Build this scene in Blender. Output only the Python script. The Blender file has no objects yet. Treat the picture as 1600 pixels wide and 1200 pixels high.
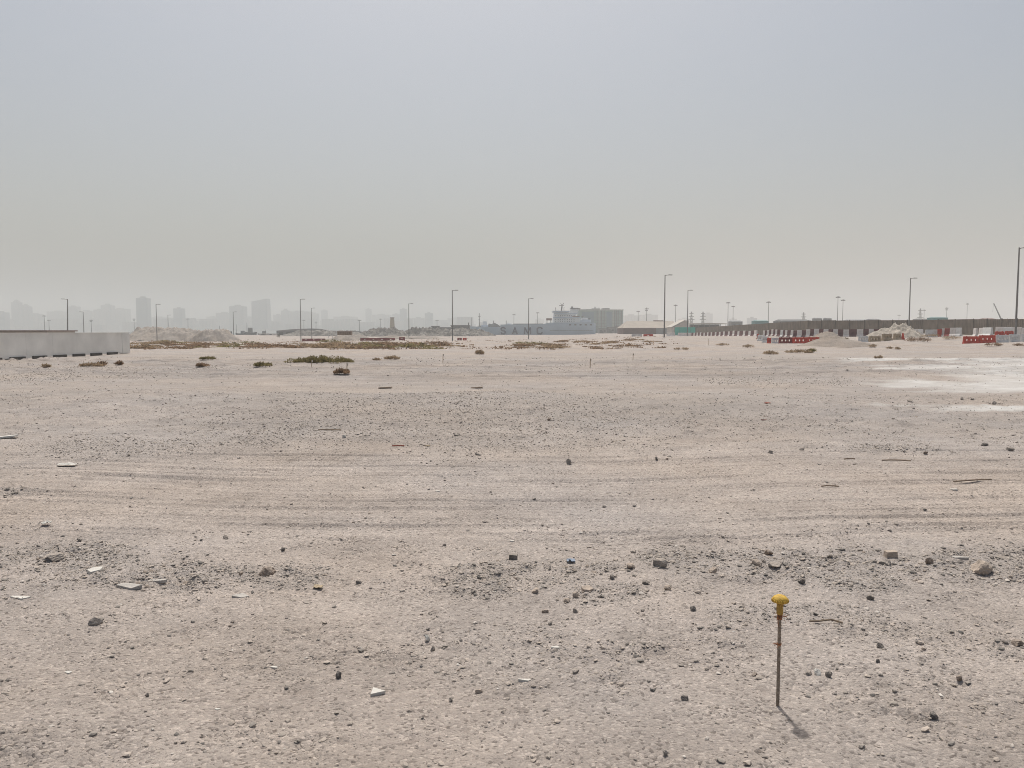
import bpy, bmesh, math, random
import numpy as np
from mathutils import Vector, Matrix
R = math.radians
random.seed(7)
rng = np.random.default_rng(11)
scene = bpy.context.scene
COL = scene.collection

# ------------------------------------------------------------------ camera, sky, sun, exposure
F = 1220.0                      # focal length in pixels of the 1600 px wide photograph
H = 1.55                        # eye height
PITCH = math.atan(83.0 / F)     # horizon at row 517
cam = bpy.data.cameras.new('camera')
cam.sensor_width = 36.0
cam.lens = 36.0 * F / 1600.0
cam.clip_start = 0.05
cam.clip_end = 20000
camera = bpy.data.objects.new('camera', cam)
COL.objects.link(camera)
camera.location = (0, 0, H)
camera.rotation_euler = (R(90) - PITCH, 0, 0)
scene.camera = camera

SUN_EL, SUN_AZ = R(65), R(5)    # sun ahead, a little left of the view
world = bpy.data.worlds.new('World')
scene.world = world
world.use_nodes = True
wn = world.node_tree.nodes
wl = world.node_tree.links
bg = wn['Background']
sky = wn.new('ShaderNodeTexSky')
sky.sky_type = 'NISHITA'
sky.sun_disc = False
sky.sun_elevation = SUN_EL
sky.sun_rotation = -SUN_AZ
sky.air_density = 1.0
sky.dust_density = 6.0
sky.ozone_density = 0.0
tint = wn.new('ShaderNodeMix'); tint.data_type = 'RGBA'; tint.blend_type = 'MULTIPLY'
tint.inputs[0].default_value = 1.0; tint.inputs[7].default_value = (.968, 1.0, .985, 1)     # dust veil
wl.new(sky.outputs[0], tint.inputs[6])
wl.new(tint.outputs[2], bg.inputs[0])
bg.inputs[1].default_value = 0.104

sd = Vector((-math.sin(SUN_AZ) * math.cos(SUN_EL), math.cos(SUN_AZ) * math.cos(SUN_EL), math.sin(SUN_EL)))
sl = bpy.data.lights.new('sun', 'SUN')
sl.energy = 3.55
sl.angle = R(1.6)
sl.color = (1.0, 0.955, 0.885)
sun = bpy.data.objects.new('sun', sl)
COL.objects.link(sun)
sun.rotation_euler = sd.to_track_quat('Z', 'Y').to_euler()

scene.view_settings.view_transform = 'Standard'
scene.view_settings.look = 'None'
scene.view_settings.exposure = 0.0
scene.view_settings.gamma = 1.0
scene.cycles.filter_width = 1.0
scene.cycles.denoising_prefilter = 'NONE'
scene.cycles.volume_bounces = 1
scene.cycles.max_bounces = 6
scene.cycles.diffuse_bounces = 3

# ------------------------------------------------------------------ noise
_perm = np.random.default_rng(3).permutation(512).astype(np.int64)
_ga = np.random.default_rng(4).uniform(0, 2 * np.pi, 512)
_gx, _gy = np.cos(_ga), np.sin(_ga)

def noise(x, y, seed=0):
    x = np.asarray(x, float); y = np.asarray(y, float)
    xi = np.floor(x).astype(np.int64); yi = np.floor(y).astype(np.int64)
    xf = x - xi; yf = y - yi
    u = xf * xf * xf * (xf * (xf * 6 - 15) + 10)
    v = yf * yf * yf * (yf * (yf * 6 - 15) + 10)
    def g(ix, iy, dx, dy):
        h = _perm[(_perm[(ix + seed * 37) & 511] + iy + seed * 91) & 511]
        return _gx[h] * dx + _gy[h] * dy
    a = g(xi, yi, xf, yf); b = g(xi + 1, yi, xf - 1, yf)
    c = g(xi, yi + 1, xf, yf - 1); d = g(xi + 1, yi + 1, xf - 1, yf - 1)
    return 1.5 * ((a * (1 - u) + b * u) * (1 - v) + (c * (1 - u) + d * u) * v)

def sstep(a, b, x):
    t = np.clip((x - a) / (b - a), 0, 1)
    return t * t * (3 - 2 * t)

# ------------------------------------------------------------------ terrain
# (direction column, distance, height): the land dips to the left and rises to the right
_ctl = [(244, 264, -2.2), (470, 244, -1.5), (707, 200, -.95), (826, 248, -1.25), (1038, 163, .3), (1080, 285, -.5),
        (1180, 200, .1), (1240, 165, .35), (1300, 155, .41), (1400, 150, .6), (1183, 125, .1), (1210, 103, -.1),
        (1280, 100, -.1), (1356, 105, .08), (1405, 115, .3), (1505, 98, 0), (1580, 98, .03), (1560, 120, .7),
        (1600, 160, .8), (1440, 190, .8), (1700, 130, .3), (205, 100, -.1), (205, 160, -1.0), (600, 120, -.3), (800, 120, -.25),
        (1000, 120, 0), (400, 120, -.4), (0, 160, -.6), (-100, 260, -1.5), (1300, 240, .8), (1600, 260, 1.0), (900, 340, -1.0),
        (600, 340, -1.3), (300, 340, -2.0)]
for _p in range(-200, 1900, 150):
    _ctl.append((_p, 58, 0.0)); _ctl.append((_p, 40, 0.0))
    _ctl.append((_p, 560, -1.25 if _p < 1000 else -0.4)); _ctl.append((_p, 900, -1.25 if _p < 1000 else -0.4))
_ctl = np.array(_ctl)
_cu = (_ctl[:, 0] - 800) / F * 9.0
_cl = np.log(_ctl[:, 1]) * 4.0

def far_z(x, y):
    u = np.clip(x / np.maximum(y, 1.0), -1.0, 1.0) * 9.0
    l = np.log(np.clip(y, 40, 900)) * 4.0
    num = np.zeros_like(u); den = np.zeros_like(u)
    for a, b, z in zip(_cu, _cl, _ctl[:, 2]):
        w = 1.0 / ((u - a) ** 2 + (l - b) ** 2 + 0.02) ** 1.6
        num += w * z; den += w
    return num / den * sstep(42, 62, y)

def to_px(x, y):
    yy = np.maximum(y, 0.5)
    return 800 + F * x / yy * 1.0 * (1 - 0.068 * 0) , 517 + F * H / yy

# gravelly patches, as they lie on the ground: (left, right, far, near, strength) in columns / rows of the photograph
_GR = [(-700, 210, 856, 912, 1), (150, 520, 884, 930, .85), (-50, 130, 912, 936, .5), (690, 1010, 885, 938, 1.0),
       (860, 1010, 915, 958, .6), (1000, 1320, 866, 922, .85), (1240, 2300, 868, 930, .85), (1290, 1430, 912, 942, .8),
       (1120, 1420, 962, 1004, .6), (1280, 1650, 975, 1050, .3), (350, 1010, 616, 720, .4), (360, 490, 664, 702, .7),
       (40, 330, 688, 722, .5), (1000, 1300, 640, 680, .25), (1330, 1490, 699, 716, .7), (1080, 1340, 588, 603, .5),
       (-50, 320, 572, 600, .5), (-60, 60, 762, 782, .8), (680, 860, 975, 1090, .25), (420, 640, 1040, 1090, .2)]

def gravel_mask(x, y):
    x = np.asarray(x, float); y = np.asarray(y, float)
    n1 = noise(x / .55 + 7, y / .45, 5); n2 = noise(x / .17, y / .15, 6)
    sc = np.clip(y / 5.0, 1, 4)
    n1 = noise(x / (.6 * sc) + 7, y / (.5 * sc), 5)
    g = np.zeros_like(x)
    for l, r, t, b, s in _GR:
        y1 = F * H / (t - 517); y0 = F * H / (b - 517); yc = (y0 + y1) / 2
        xc = ((l + r) / 2 - 800) / F * yc; hx = (r - l) / 2 / F * yc; hy = (y1 - y0) / 2
        q = ((x - xc) / hx) ** 4 + ((y - yc) / hy) ** 2
        g = np.maximum(g, s * np.clip(1.35 - q + 0.9 * n1, 0, 1))
    return np.clip(g * (0.75 + 0.6 * n2), 0, 1)

def white_mask(x, y):
    px, py = 800 + F * x / np.maximum(y, .5), 517 + F * H / np.maximum(y, .5)
    wx = noise(x / 3.0, y / 2.0, 21); wy = noise(x / 6.0 + 3, y / 3.0, 22)
    ww = noise(x / 1.3, y / .9, 23)
    px = px + 45 * wx + 15 * ww; py = py + 3.5 * wy + 1.5 * ww
    def band(l, t, b, soft=40, sy=1.6):
        return sstep(l - soft, l + soft, px) * sstep(t - sy, t + sy, py) * (1 - sstep(b - sy, b + sy, py))
    m = 0.95 * band(1325, 560, 566, 25)
    m = np.maximum(m, .8 * band(1345, 573, 580, 30))
    m = np.maximum(m, .9 * band(1490, 566, 612, 60, 2.5))
    m = np.maximum(m, .85 * band(1385, 596, 603, 35))
    m = np.maximum(m, .8 * band(1450, 600, 611, 40))
    m = np.maximum(m, .95 * band(1465, 636, 647, 30))
    m = np.maximum(m, .5 * band(1395, 635, 638, 20))
    m = np.maximum(m, .45 * band(1700, 640, 760, 150, 30))
    return np.clip(m * (0.85 + .35 * ww + .25 * noise(x / .5, y / .25, 24)), 0, 1)

def track_w(x, y):
    return y - 0.035 * x + 0.28 * np.sin(x * .32 + .6) + .35 * noise(x / 7.0, y / 30.0, 31)

def gz(x, y, spacing=None):
    """ground height at x, y (arrays)"""
    x = np.asarray(x, float); y = np.asarray(y, float)
    if spacing is None:
        spacing = np.maximum(.009, .0028 * np.abs(y))
    z = far_z(x, y)
    near = 1 - sstep(45, 90, y)
    # a low gravel swell in the middle distance with a bare strip behind it
    crest = 17.6 + 1.2 * noise(x / 7.0, 0.3, 41) - .02 * x
    amp = .15 * (1 - .55 * sstep(2.2, 4.0, x)) * (0.8 + .5 * noise(x / 4.0, .7, 42))
    t = y - crest
    z = z + amp * np.where(t < 0, sstep(-7.0, 0, t), 1 - sstep(0, 2.2, t))
    crest2 = 29.0 + 1.6 * noise(x / 9.0, 4.3, 43)
    t2 = y - crest2
    z = z + .10 * np.clip(.3 + noise(x / 8.0, 2.2, 44), 0, 1) * np.where(t2 < 0, sstep(-6, 0, t2), 1 - sstep(0, 3, t2))
    def octv(lam, a, seed, sy=1.0):
        w = np.clip((lam / spacing - 2) / 2, 0, 1)
        return a * w * noise(x / lam, y / (lam * sy), seed)
    z = z + octv(6.0, .05, 51) + octv(2.2, .022, 52)
    # hummocks in the scrub belt
    hb = sstep(55, 80, y) * (1 - sstep(240, 330, y))
    z = z + hb * (octv(9, .22, 53) + octv(3.5, .14, 54) + octv(1.6, .08, 55))
    tz = sstep(5.6, 6.2, y) * (1 - sstep(9.8, 11.2, y))          # the tyre-track strip
    rough = (1 - .68 * tz) * (1 + 1.3 * sstep(10, 13, y) * (1 - sstep(17, 18.5, y)))
    strip = sstep(18.5, 19.5, y) * (1 - sstep(24, 27, y))
    rough = rough * (1 - .6 * strip)
    cl = .45 + 1.25 * np.clip(noise(x / .8, y / .5, 61) + .9 * noise(x / .3, y / .2, 68) + .05, 0, 1)
    z = z + near * rough * (octv(.55, .014, 56) + cl * (octv(.2, .013, 57) + octv(.09, .009, 58) + octv(.045, .006, 59) + octv(.026, .0032, 60)))
    md = sstep(17, 22, y) * (1 - sstep(56, 70, y)) * (1 - .65 * strip)
    pa = np.clip(.5 + 1.1 * noise(x / 5.0, y / 3.5, 64), .1, 1.3)
    z = z + md * pa * (octv(1.3, .05, 65, .7) + octv(.55, .034, 66, .7) + octv(.3, .02, 67, .7))
    g = gravel_mask(x, y)
    z = z + g * (.014 + octv(.12, .022, 62) + octv(.06, .014, 63)) * np.clip(1.4 - y / 40, .2, 1)
    # tyre tracks: long shallow ruts with pressed edges
    w = track_w(x, y)
    tw = sstep(5.3, 6.0, y) * (1 - sstep(10.2, 11.2, y))
    z = z + tw * (.008 * noise(w * 3.4, x * .05, 71) + .008 * noise(w * 8.0, x * .08, 72) + .009 * noise(w * 17., x * .16, 73) + .004 * noise(w * 30., x * .3, 75) * (y < 8))
    for c, hw, dp in ((5.85, .035, .014), (6.05, .04, .022), (6.36, .035, .018), (6.62, .03, .012), (7.0, .035, .014), (7.35, .045, .024), (7.62, .035, .018), (7.8, .035, .014), (8.25, .05, .024), (8.55, .04, .022), (8.8, .04, .016), (9.05, .045, .024), (9.4, .05, .018), (9.75, .05, .022)):
        q = (w - c) / hw
        brk = np.clip(.55 + 1.5 * noise(x / 2.6, c * 7.1, 74), 0, 1)
        z = z + brk * (-dp * np.exp(-q ** 2) + .6 * dp * np.exp(-(np.abs(q) - 1.9) ** 2 * 2.2))
    # older curved tracks further out
    for c, k, x0, sl in ((25.5, .010, 3, .05), (27.6, .010, 3, .05), (31.0, .014, 0, -.04), (33.5, .014, 0, -.04), (36.5, .006, 8, .1), (38.8, .006, 8, .1)):
        q = (y - c - k * (x - x0) ** 2 - sl * x) / .26
        z = z - .075 * np.exp(-q ** 2) + .06 * np.exp(-(np.abs(q) - 1.8) ** 2 * 2)
    # harbour basin
    hm = sstep(545, 560, y) * (1 - sstep(66, 72, x)) * (1 - sstep(2350, 2420, y))
    z = z * (1 - hm) - 6.0 * hm
    return z

def gz1(x, y):
    return float(gz(np.array([x]), np.array([y]))[0])

def ray(px, py):
    u = (px - 800) / F; v = (600 - py) / F
    c, s = math.cos(PITCH), math.sin(PITCH)
    return (u, c + v * s, -s + v * c)

def zat(py, Y, px=800):
    d = ray(px, py); return H + d[2] * Y / d[1]

def xat(px, Y, py=517):
    d = ray(px, py); return d[0] * Y / d[1]

def on_ground(px, py):
    """the point of the ground seen at a place of the photograph"""
    d = ray(px, py)
    ys = np.geomspace(1.5, 500, 4000)
    hit = (H + d[2] / d[1] * ys) < gz(d[0] / d[1] * ys, ys)
    i = int(np.argmax(hit)) if hit.any() else len(ys) - 1
    Y = ys[i]
    return Vector((d[0] / d[1] * Y, Y, gz1(d[0] / d[1] * Y, Y)))

# ------------------------------------------------------------------ materials
def mat(name, color, rough=.85, var=.15, scale=4.0, bump=0.0, bscale=40.0, metal=0.0, color2=None, spec=.3, dust=0.0):
    m = bpy.data.materials.new(name); m.use_nodes = True
    n, l = m.node_tree.nodes, m.node_tree.links
    b = n['Principled BSDF']
    b.inputs['Roughness'].default_value = rough
    b.inputs['Metallic'].default_value = metal
    b.inputs['Specular IOR Level'].default_value = spec
    tc = n.new('ShaderNodeTexCoord')
    nz = n.new('ShaderNodeTexNoise'); nz.inputs['Scale'].default_value = scale; nz.inputs['Detail'].default_value = 6
    l.new(tc.outputs['Object'], nz.inputs['Vector'])
    cr = n.new('ShaderNodeValToRGB')
    c2 = color2 or tuple(min(1, c * (1 + var)) for c in color)
    c1 = tuple(c * (1 - var) for c in color)
    cr.color_ramp.elements[0].position = .3; cr.color_ramp.elements[0].color = (*c1, 1)
    cr.color_ramp.elements[1].position = .7; cr.color_ramp.elements[1].color = (*c2, 1)
    l.new(nz.outputs['Fac'], cr.inputs['Fac'])
    if dust:        # a coat of pale sand settled on whatever faces up
        ge = n.new('ShaderNodeNewGeometry'); sp = n.new('ShaderNodeSeparateXYZ'); l.new(ge.outputs['Normal'], sp.inputs[0])
        mr = n.new('ShaderNodeMapRange'); mr.inputs[1].default_value = .15; mr.inputs[2].default_value = .9; mr.inputs[4].default_value = dust
        l.new(sp.outputs[2], mr.inputs[0])
        dx = n.new('ShaderNodeMix'); dx.data_type = 'RGBA'; dx.inputs[7].default_value = (.40, .345, .30, 1)
        l.new(mr.outputs[0], dx.inputs[0]); l.new(cr.outputs['Color'], dx.inputs[6]); l.new(dx.outputs[2], b.inputs['Base Color'])
    else:
        l.new(cr.outputs['Color'], b.inputs['Base Color'])
    if bump:
        n2 = n.new('ShaderNodeTexNoise'); n2.inputs['Scale'].default_value = bscale; n2.inputs['Detail'].default_value = 4
        l.new(tc.outputs['Object'], n2.inputs['Vector'])
        bp = n.new('ShaderNodeBump'); bp.inputs['Strength'].default_value = bump; bp.inputs['Distance'].default_value = .02
        l.new(n2.outputs['Fac'], bp.inputs['Height']); l.new(bp.outputs['Normal'], b.inputs['Normal'])
    return m

def facade(name, color, glass, sx, sz, fx=.55, fz=.5):
    """wall with a regular grid of window bands, in metres"""
    m = bpy.data.materials.new(name); m.use_nodes = True
    n, l = m.node_tree.nodes, m.node_tree.links
    b = n['Principled BSDF']; b.inputs['Roughness'].default_value = .8
    tc = n.new('ShaderNodeTexCoord'); sp = n.new('ShaderNodeSeparateXYZ'); l.new(tc.outputs['Object'], sp.inputs[0])
    def cell(out, step, frac):
        a = n.new('ShaderNodeMath'); a.operation = 'DIVIDE'; l.new(out, a.inputs[0]); a.inputs[1].default_value = step
        f = n.new('ShaderNodeMath'); f.operation = 'FRACT'; l.new(a.outputs[0], f.inputs[0])
        g = n.new('ShaderNodeMath'); g.operation = 'LESS_THAN'; l.new(f.outputs[0], g.inputs[0]); g.inputs[1].default_value = frac
        return g.outputs[0]
    ad = n.new('ShaderNodeMath'); ad.operation = 'ADD'; l.new(sp.outputs[0], ad.inputs[0]); l.new(sp.outputs[1], ad.inputs[1])
    mu = n.new('ShaderNodeMath'); mu.operation = 'MULTIPLY'; l.new(cell(ad.outputs[0], sx, fx), mu.inputs[0]); l.new(cell(sp.outputs[2], sz, fz), mu.inputs[1])
    mx = n.new('ShaderNodeMix'); mx.data_type = 'RGBA'
    mx.inputs[6].default_value = (*color, 1); mx.inputs[7].default_value = (*glass, 1)
    l.new(mu.outputs[0], mx.inputs[0]); l.new(mx.outputs[2], b.inputs['Base Color'])
    return m

M = {}
M['white_wall'] = mat('white_wall_paint', (.72, .71, .675), .8, .11, .7, .1, 15)
M['beige_wall'] = mat('beige_wall', (.47, .42, .38), .85, .08, .8)
M['coping'] = mat('coping', (.33, .27, .24), .85)
M['block_dark'] = mat('dark_block', (.085, .08, .075), .9, .25, 5)
M['galv'] = mat('galvanised_steel', (.20, .195, .19), .55, .12, 3, metal=.35)
M['lamp_head'] = mat('lamp_housing', (.16, .16, .16), .5, .1, 8)
M['lens'] = mat('lamp_lens', (.55, .55, .52), .25, .05, 10)
M['rebar'] = mat('rusty_rebar', (.32, .25, .19), .9, .3, 60, .5, 400, color2=(.42, .35, .28))
M['cap'] = mat('yellow_plastic', (.50, .30, .035), .6, .22, 55, .25, 260, color2=(.66, .43, .08))
M['collar'] = mat('dirty_yellow_plastic', (.40, .25, .06), .6, .22, 60, .15, 300)
M['twine'] = mat('orange_twine', (.36, .16, .08), .9, .3, 80)
M['wood'] = mat('weathered_wood', (.22, .17, .125), .9, .3, 12)
M['wood_pale'] = mat('pale_wood_peg', (.42, .33, .23), .9, .2, 12)
M['maroon'] = mat('maroon_paint', (.10, .04, .045), .8, .25, 2, color2=(.16, .075, .075))
M['dirty_white'] = mat('dirty_white_paint', (.60, .57, .55), .85, .15, 1.5)
M['red_plastic'] = mat('red_plastic', (.50, .06, .035), .55, .2, 2.5)
M['dark_red_plastic'] = mat('faded_dark_red_plastic', (.22, .045, .04), .6, .25, 2.5)
M['white_plastic'] = mat('white_plastic', (.62, .62, .61), .55, .12, 2.0)
M['olive_plastic'] = mat('dusty_tan_plastic', (.37, .295, .205), .75, .25, 2.5)
M['brown_fence'] = mat('brown_sheet', (.19, .158, .128), .8, .22, .5)
M['fence_post'] = mat('fence_post', (.095, .08, .065), .7)
M['teal'] = mat('teal_sheet', (.05, .42, .34), .7, .12, 1)
M['teal_dark'] = mat('teal_roofing', (.07, .21, .215), .7, .12, .5)
M['tan_roof'] = mat('tan_roofing', (.33, .29, .25), .8, .08, .3)
M['pale_roof'] = mat('pale_roofing', (.44, .41, .365), .7, .06, .3)
M['dark_wall'] = mat('dark_red_wall', (.13, .075, .07), .85, .2, .4)
M['grey_panel'] = mat('grey_panel', (.24, .25, .26), .7, .12, .5)
M['grey_dark'] = mat('dark_grey_sheet', (.10, .105, .11), .8, .2, .3)
M['grey_mid'] = mat('grey_concrete', (.20, .20, .20), .85, .2, .3)
M['dark_gap'] = mat('dark_opening', (.025, .025, .027), .8)
M['hull'] = mat('ship_hull_paint', (.55, .62, .70), .5, .06, .15)
M['hull_white'] = mat('ship_white_paint', (.78, .80, .81), .5, .06, .3)
M['letter'] = mat('navy_lettering', (.018, .035, .10), .6)
M['ship_dark'] = mat('ship_dark_paint', (.05, .05, .055), .6)
M['ship_rust'] = mat('ship_red_gear', (.16, .07, .05), .7)
M['ship_glass'] = mat('ship_windows', (.03, .04, .05), .3)
M['boat_dark'] = mat('boat_dark_hull', (.07, .08, .095), .7)
M['block_green'] = mat('grey_green_cladding', (.27, .36, .33), .8, .08, .2)
M['block_glass'] = mat('blue_grey_glazing', (.19, .27, .31), .4, .1, .2)
M['block_trim'] = mat('pale_cladding', (.50, .51, .46), .8)
M['sand_pile'] = None
M['rubble'] = mat('grey_rubble', (.24, .225, .205), .95, .45, .45, .6, 1.2)
M['rubble_pale'] = mat('pale_rubble', (.34, .305, .265), .95, .3, .8, .6, 1.5)
M['rock_grey'] = mat('grey_rock', (.29, .263, .237), .95, .3, 22, .5, 60, dust=.6)
M['rock_brown'] = mat('brown_rock', (.26, .205, .165), .95, .3, 22, .5, 60, dust=.6)
M['rock_dark'] = mat('dark_rock', (.19, .172, .156), .95, .35, 22, .5, 60, dust=.4)
M['rock_white'] = mat('white_stone', (.56, .54, .50), .9, .10, 25, .25, 60)
M['rock_tan'] = mat('tan_stone', (.40, .335, .28), .95, .18, 25, .5, 60)
M['slab_pale'] = mat('pale_concrete', (.42, .395, .365), .9, .12, 30, .3, 80)
M['brick_red'] = mat('red_brick', (.25, .085, .06), .9, .25, 30, .3, 80)
M['blue_scrap'] = mat('blue_plastic', (.24, .29, .37), .6)
M['yellow_scrap'] = mat('yellow_straw', (.37, .30, .21), .9)
M['asphalt'] = mat('asphalt_lump', (.15, .141, .134), .95, .35, 60, .6, 150, dust=.4)
for k, c, v in (('leaf_green', (.17, .145, .07), .45), ('leaf_brown', (.20, .138, .092), .4), ('leaf_dry', (.27, .205, .14), .35), ('leaf_haze', (.075, .08, .06), .4)):
    M[k] = mat(k, tuple(min(.6, q * 1.3) for q in c), .95, v, 6)
    n_, l_ = M[k].node_tree.nodes, M[k].node_tree.links
    b_ = n_['Principled BSDF']; tr_ = n_.new('ShaderNodeBsdfTranslucent'); mx_ = n_.new('ShaderNodeMixShader'); mx_.inputs[0].default_value = .42
    l_.new(b_.inputs['Base Color'].links[0].from_socket, tr_.inputs['Color'])
    l_.new(b_.outputs[0], mx_.inputs[1]); l_.new(tr_.outputs[0], mx_.inputs[2]); l_.new(mx_.outputs[0], n_['Material Output'].inputs['Surface'])
M['tower_a'] = facade('tower_grey', (.22, .23, .25), (.07, .09, .11), 4, 3.6)
M['tower_b'] = facade('tower_beige', (.30, .28, .26), (.09, .10, .11), 5, 3.4)
M['tower_c'] = facade('tower_blue_glass', (.10, .14, .18), (.06, .09, .13), 3, 3.6, .8, .75)

# ------------------------------------------------------------------ mesh builder
class MB:
    def __init__(s): s.v = []; s.f = []
    def add(s, vs, fs):
        o = len(s.v); s.v += [tuple(p) for p in vs]; s.f += [tuple(i + o for i in f) for f in fs]; return s
    def box(s, x0, x1, y0, y1, z0, z1):
        vs = [(x, y, z) for z in (z0, z1) for y in (y0, y1) for x in (x0, x1)]
        return s.add(vs, [(0, 2, 3, 1), (4, 5, 7, 6), (0, 1, 5, 4), (2, 6, 7, 3), (0, 4, 6, 2), (1, 3, 7, 5)])
    def tube(s, pts, rad, n=8, cap=True):
        pts = [Vector(p) for p in pts]; rs = rad if isinstance(rad, (list, tuple)) else [rad] * len(pts)
        vs = []; fs = []
        for i, p in enumerate(pts):
            t = (pts[min(i + 1, len(pts) - 1)] - pts[max(i - 1, 0)]).normalized()
            a = t.cross(Vector((0, 1, 0)) if abs(t.y) < .9 else Vector((1, 0, 0))).normalized(); b = t.cross(a)
            for k in range(n):
                q = 2 * math.pi * k / n
                vs.append(p + (a * math.cos(q) + b * math.sin(q)) * rs[i])
        for i in range(len(pts) - 1):
            for k in range(n):
                fs.append((i * n + k, i * n + (k + 1) % n, (i + 1) * n + (k + 1) % n, (i + 1) * n + k))
        if cap:
            fs.append(tuple(range(n - 1, -1, -1))); fs.append(tuple(range((len(pts) - 1) * n, len(pts) * n)))
        return s.add(vs, fs)
    def lathe(s, prof, n=24, c=(0, 0, 0)):
        vs = []; fs = []
        for r, z in prof:
            for k in range(n):
                q = 2 * math.pi * k / n; vs.append((c[0] + r * math.cos(q), c[1] + r * math.sin(q), c[2] + z))
        for i in range(len(prof) - 1):
            for k in range(n):
                fs.append((i * n + k, i * n + (k + 1) % n, (i + 1) * n + (k + 1) % n, (i + 1) * n + k))
        fs.append(tuple(range(n - 1, -1, -1))); fs.append(tuple(range((len(prof) - 1) * n, len(prof) * n)))
        return s.add(vs, fs)
    def prism(s, poly, y0, y1):
        """outline in x, z extruded along y"""
        n = len(poly)
        vs = [(x, y0, z) for x, z in poly] + [(x, y1, z) for x, z in poly]
        return s.add(vs, [tuple(range(n)), tuple(range(2 * n - 1, n - 1, -1))] + [((i + 1) % n, i, n + i, n + (i + 1) % n) for i in range(n)])
    def plan(s, poly, z0, z1):
        n = len(poly)
        vs = [(x, y, z0) for x, y in poly] + [(x, y, z1) for x, y in poly]
        return s.add(vs, [tuple(range(n - 1, -1, -1)), tuple(range(n, 2 * n))] + [(i, (i + 1) % n, n + (i + 1) % n, n + i) for i in range(n)])
    def mesh(s, name, m, smooth=False):
        me = bpy.data.meshes.new(name); me.from_pydata(s.v, [], s.f)
        bm = bmesh.new(); bm.from_mesh(me); bmesh.ops.recalc_face_normals(bm, faces=bm.faces); bm.to_mesh(me); bm.free()
        if m: me.materials.append(m)
        if smooth: me.polygons.foreach_set('use_smooth', [True] * len(me.polygons))
        return me
    def build(s, name, m, parent=None, smooth=False):
        o = bpy.data.objects.new(name, s.mesh(name, m, smooth)); COL.objects.link(o)
        if parent: o.parent = parent
        return o

def tag(o, label=None, cat=None, group=None, kind=None):
    if label: o['label'] = label
    if cat:
        o['category'] = cat; kind = kind or 'thing'
    if group: o['group'] = group
    if kind: o['kind'] = kind
    return o

def empty(name, loc=(0, 0, 0), rz=0, label=None, cat=None, group=None):
    o = bpy.data.objects.new(name, None); COL.objects.link(o)
    o.location = loc; o.rotation_euler = (0, 0, rz); o.empty_display_size = .1
    return tag(o, label, cat, group)

def thing(name, mb, m, loc, label, cat, group=None, rz=0, smooth=False):
    o = mb.build(name, m, None, smooth); o.location = loc; o.rotation_euler = (0, 0, rz)
    return tag(o, label, cat, group)

def children(o):
    return [c for c in COL.objects if c.parent == o]

def copy_tree(o, loc, rz, label, group=None, scale=None):
    c = o.copy(); COL.objects.link(c); c.location = loc; c.rotation_euler = (0, 0, rz)
    if scale: c.scale = scale
    c['label'] = label
    if group: c['group'] = group
    for ch in children(o):
        d = ch.copy(); COL.objects.link(d); d.parent = c
        for g in children(ch):
            e = g.copy(); COL.objects.link(e); e.parent = d
    return c

def np_mesh(name, V, faces4=None, faces3=None, m=None, smooth=False):
    me = bpy.data.meshes.new(name)
    Fq = faces4 if faces4 is not None else faces3
    k = Fq.shape[1]
    me.vertices.add(len(V)); me.vertices.foreach_set('co', np.ascontiguousarray(V, dtype=np.float32).ravel())
    me.loops.add(Fq.size); me.loops.foreach_set('vertex_index', np.ascontiguousarray(Fq, dtype=np.int32).ravel())
    me.polygons.add(len(Fq)); me.polygons.foreach_set('loop_start', np.arange(0, Fq.size, k, dtype=np.int32))
    me.polygons.foreach_set('use_smooth', np.full(len(Fq), smooth))
    me.update(calc_edges=True)
    if m: me.materials.append(m)
    return me

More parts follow.
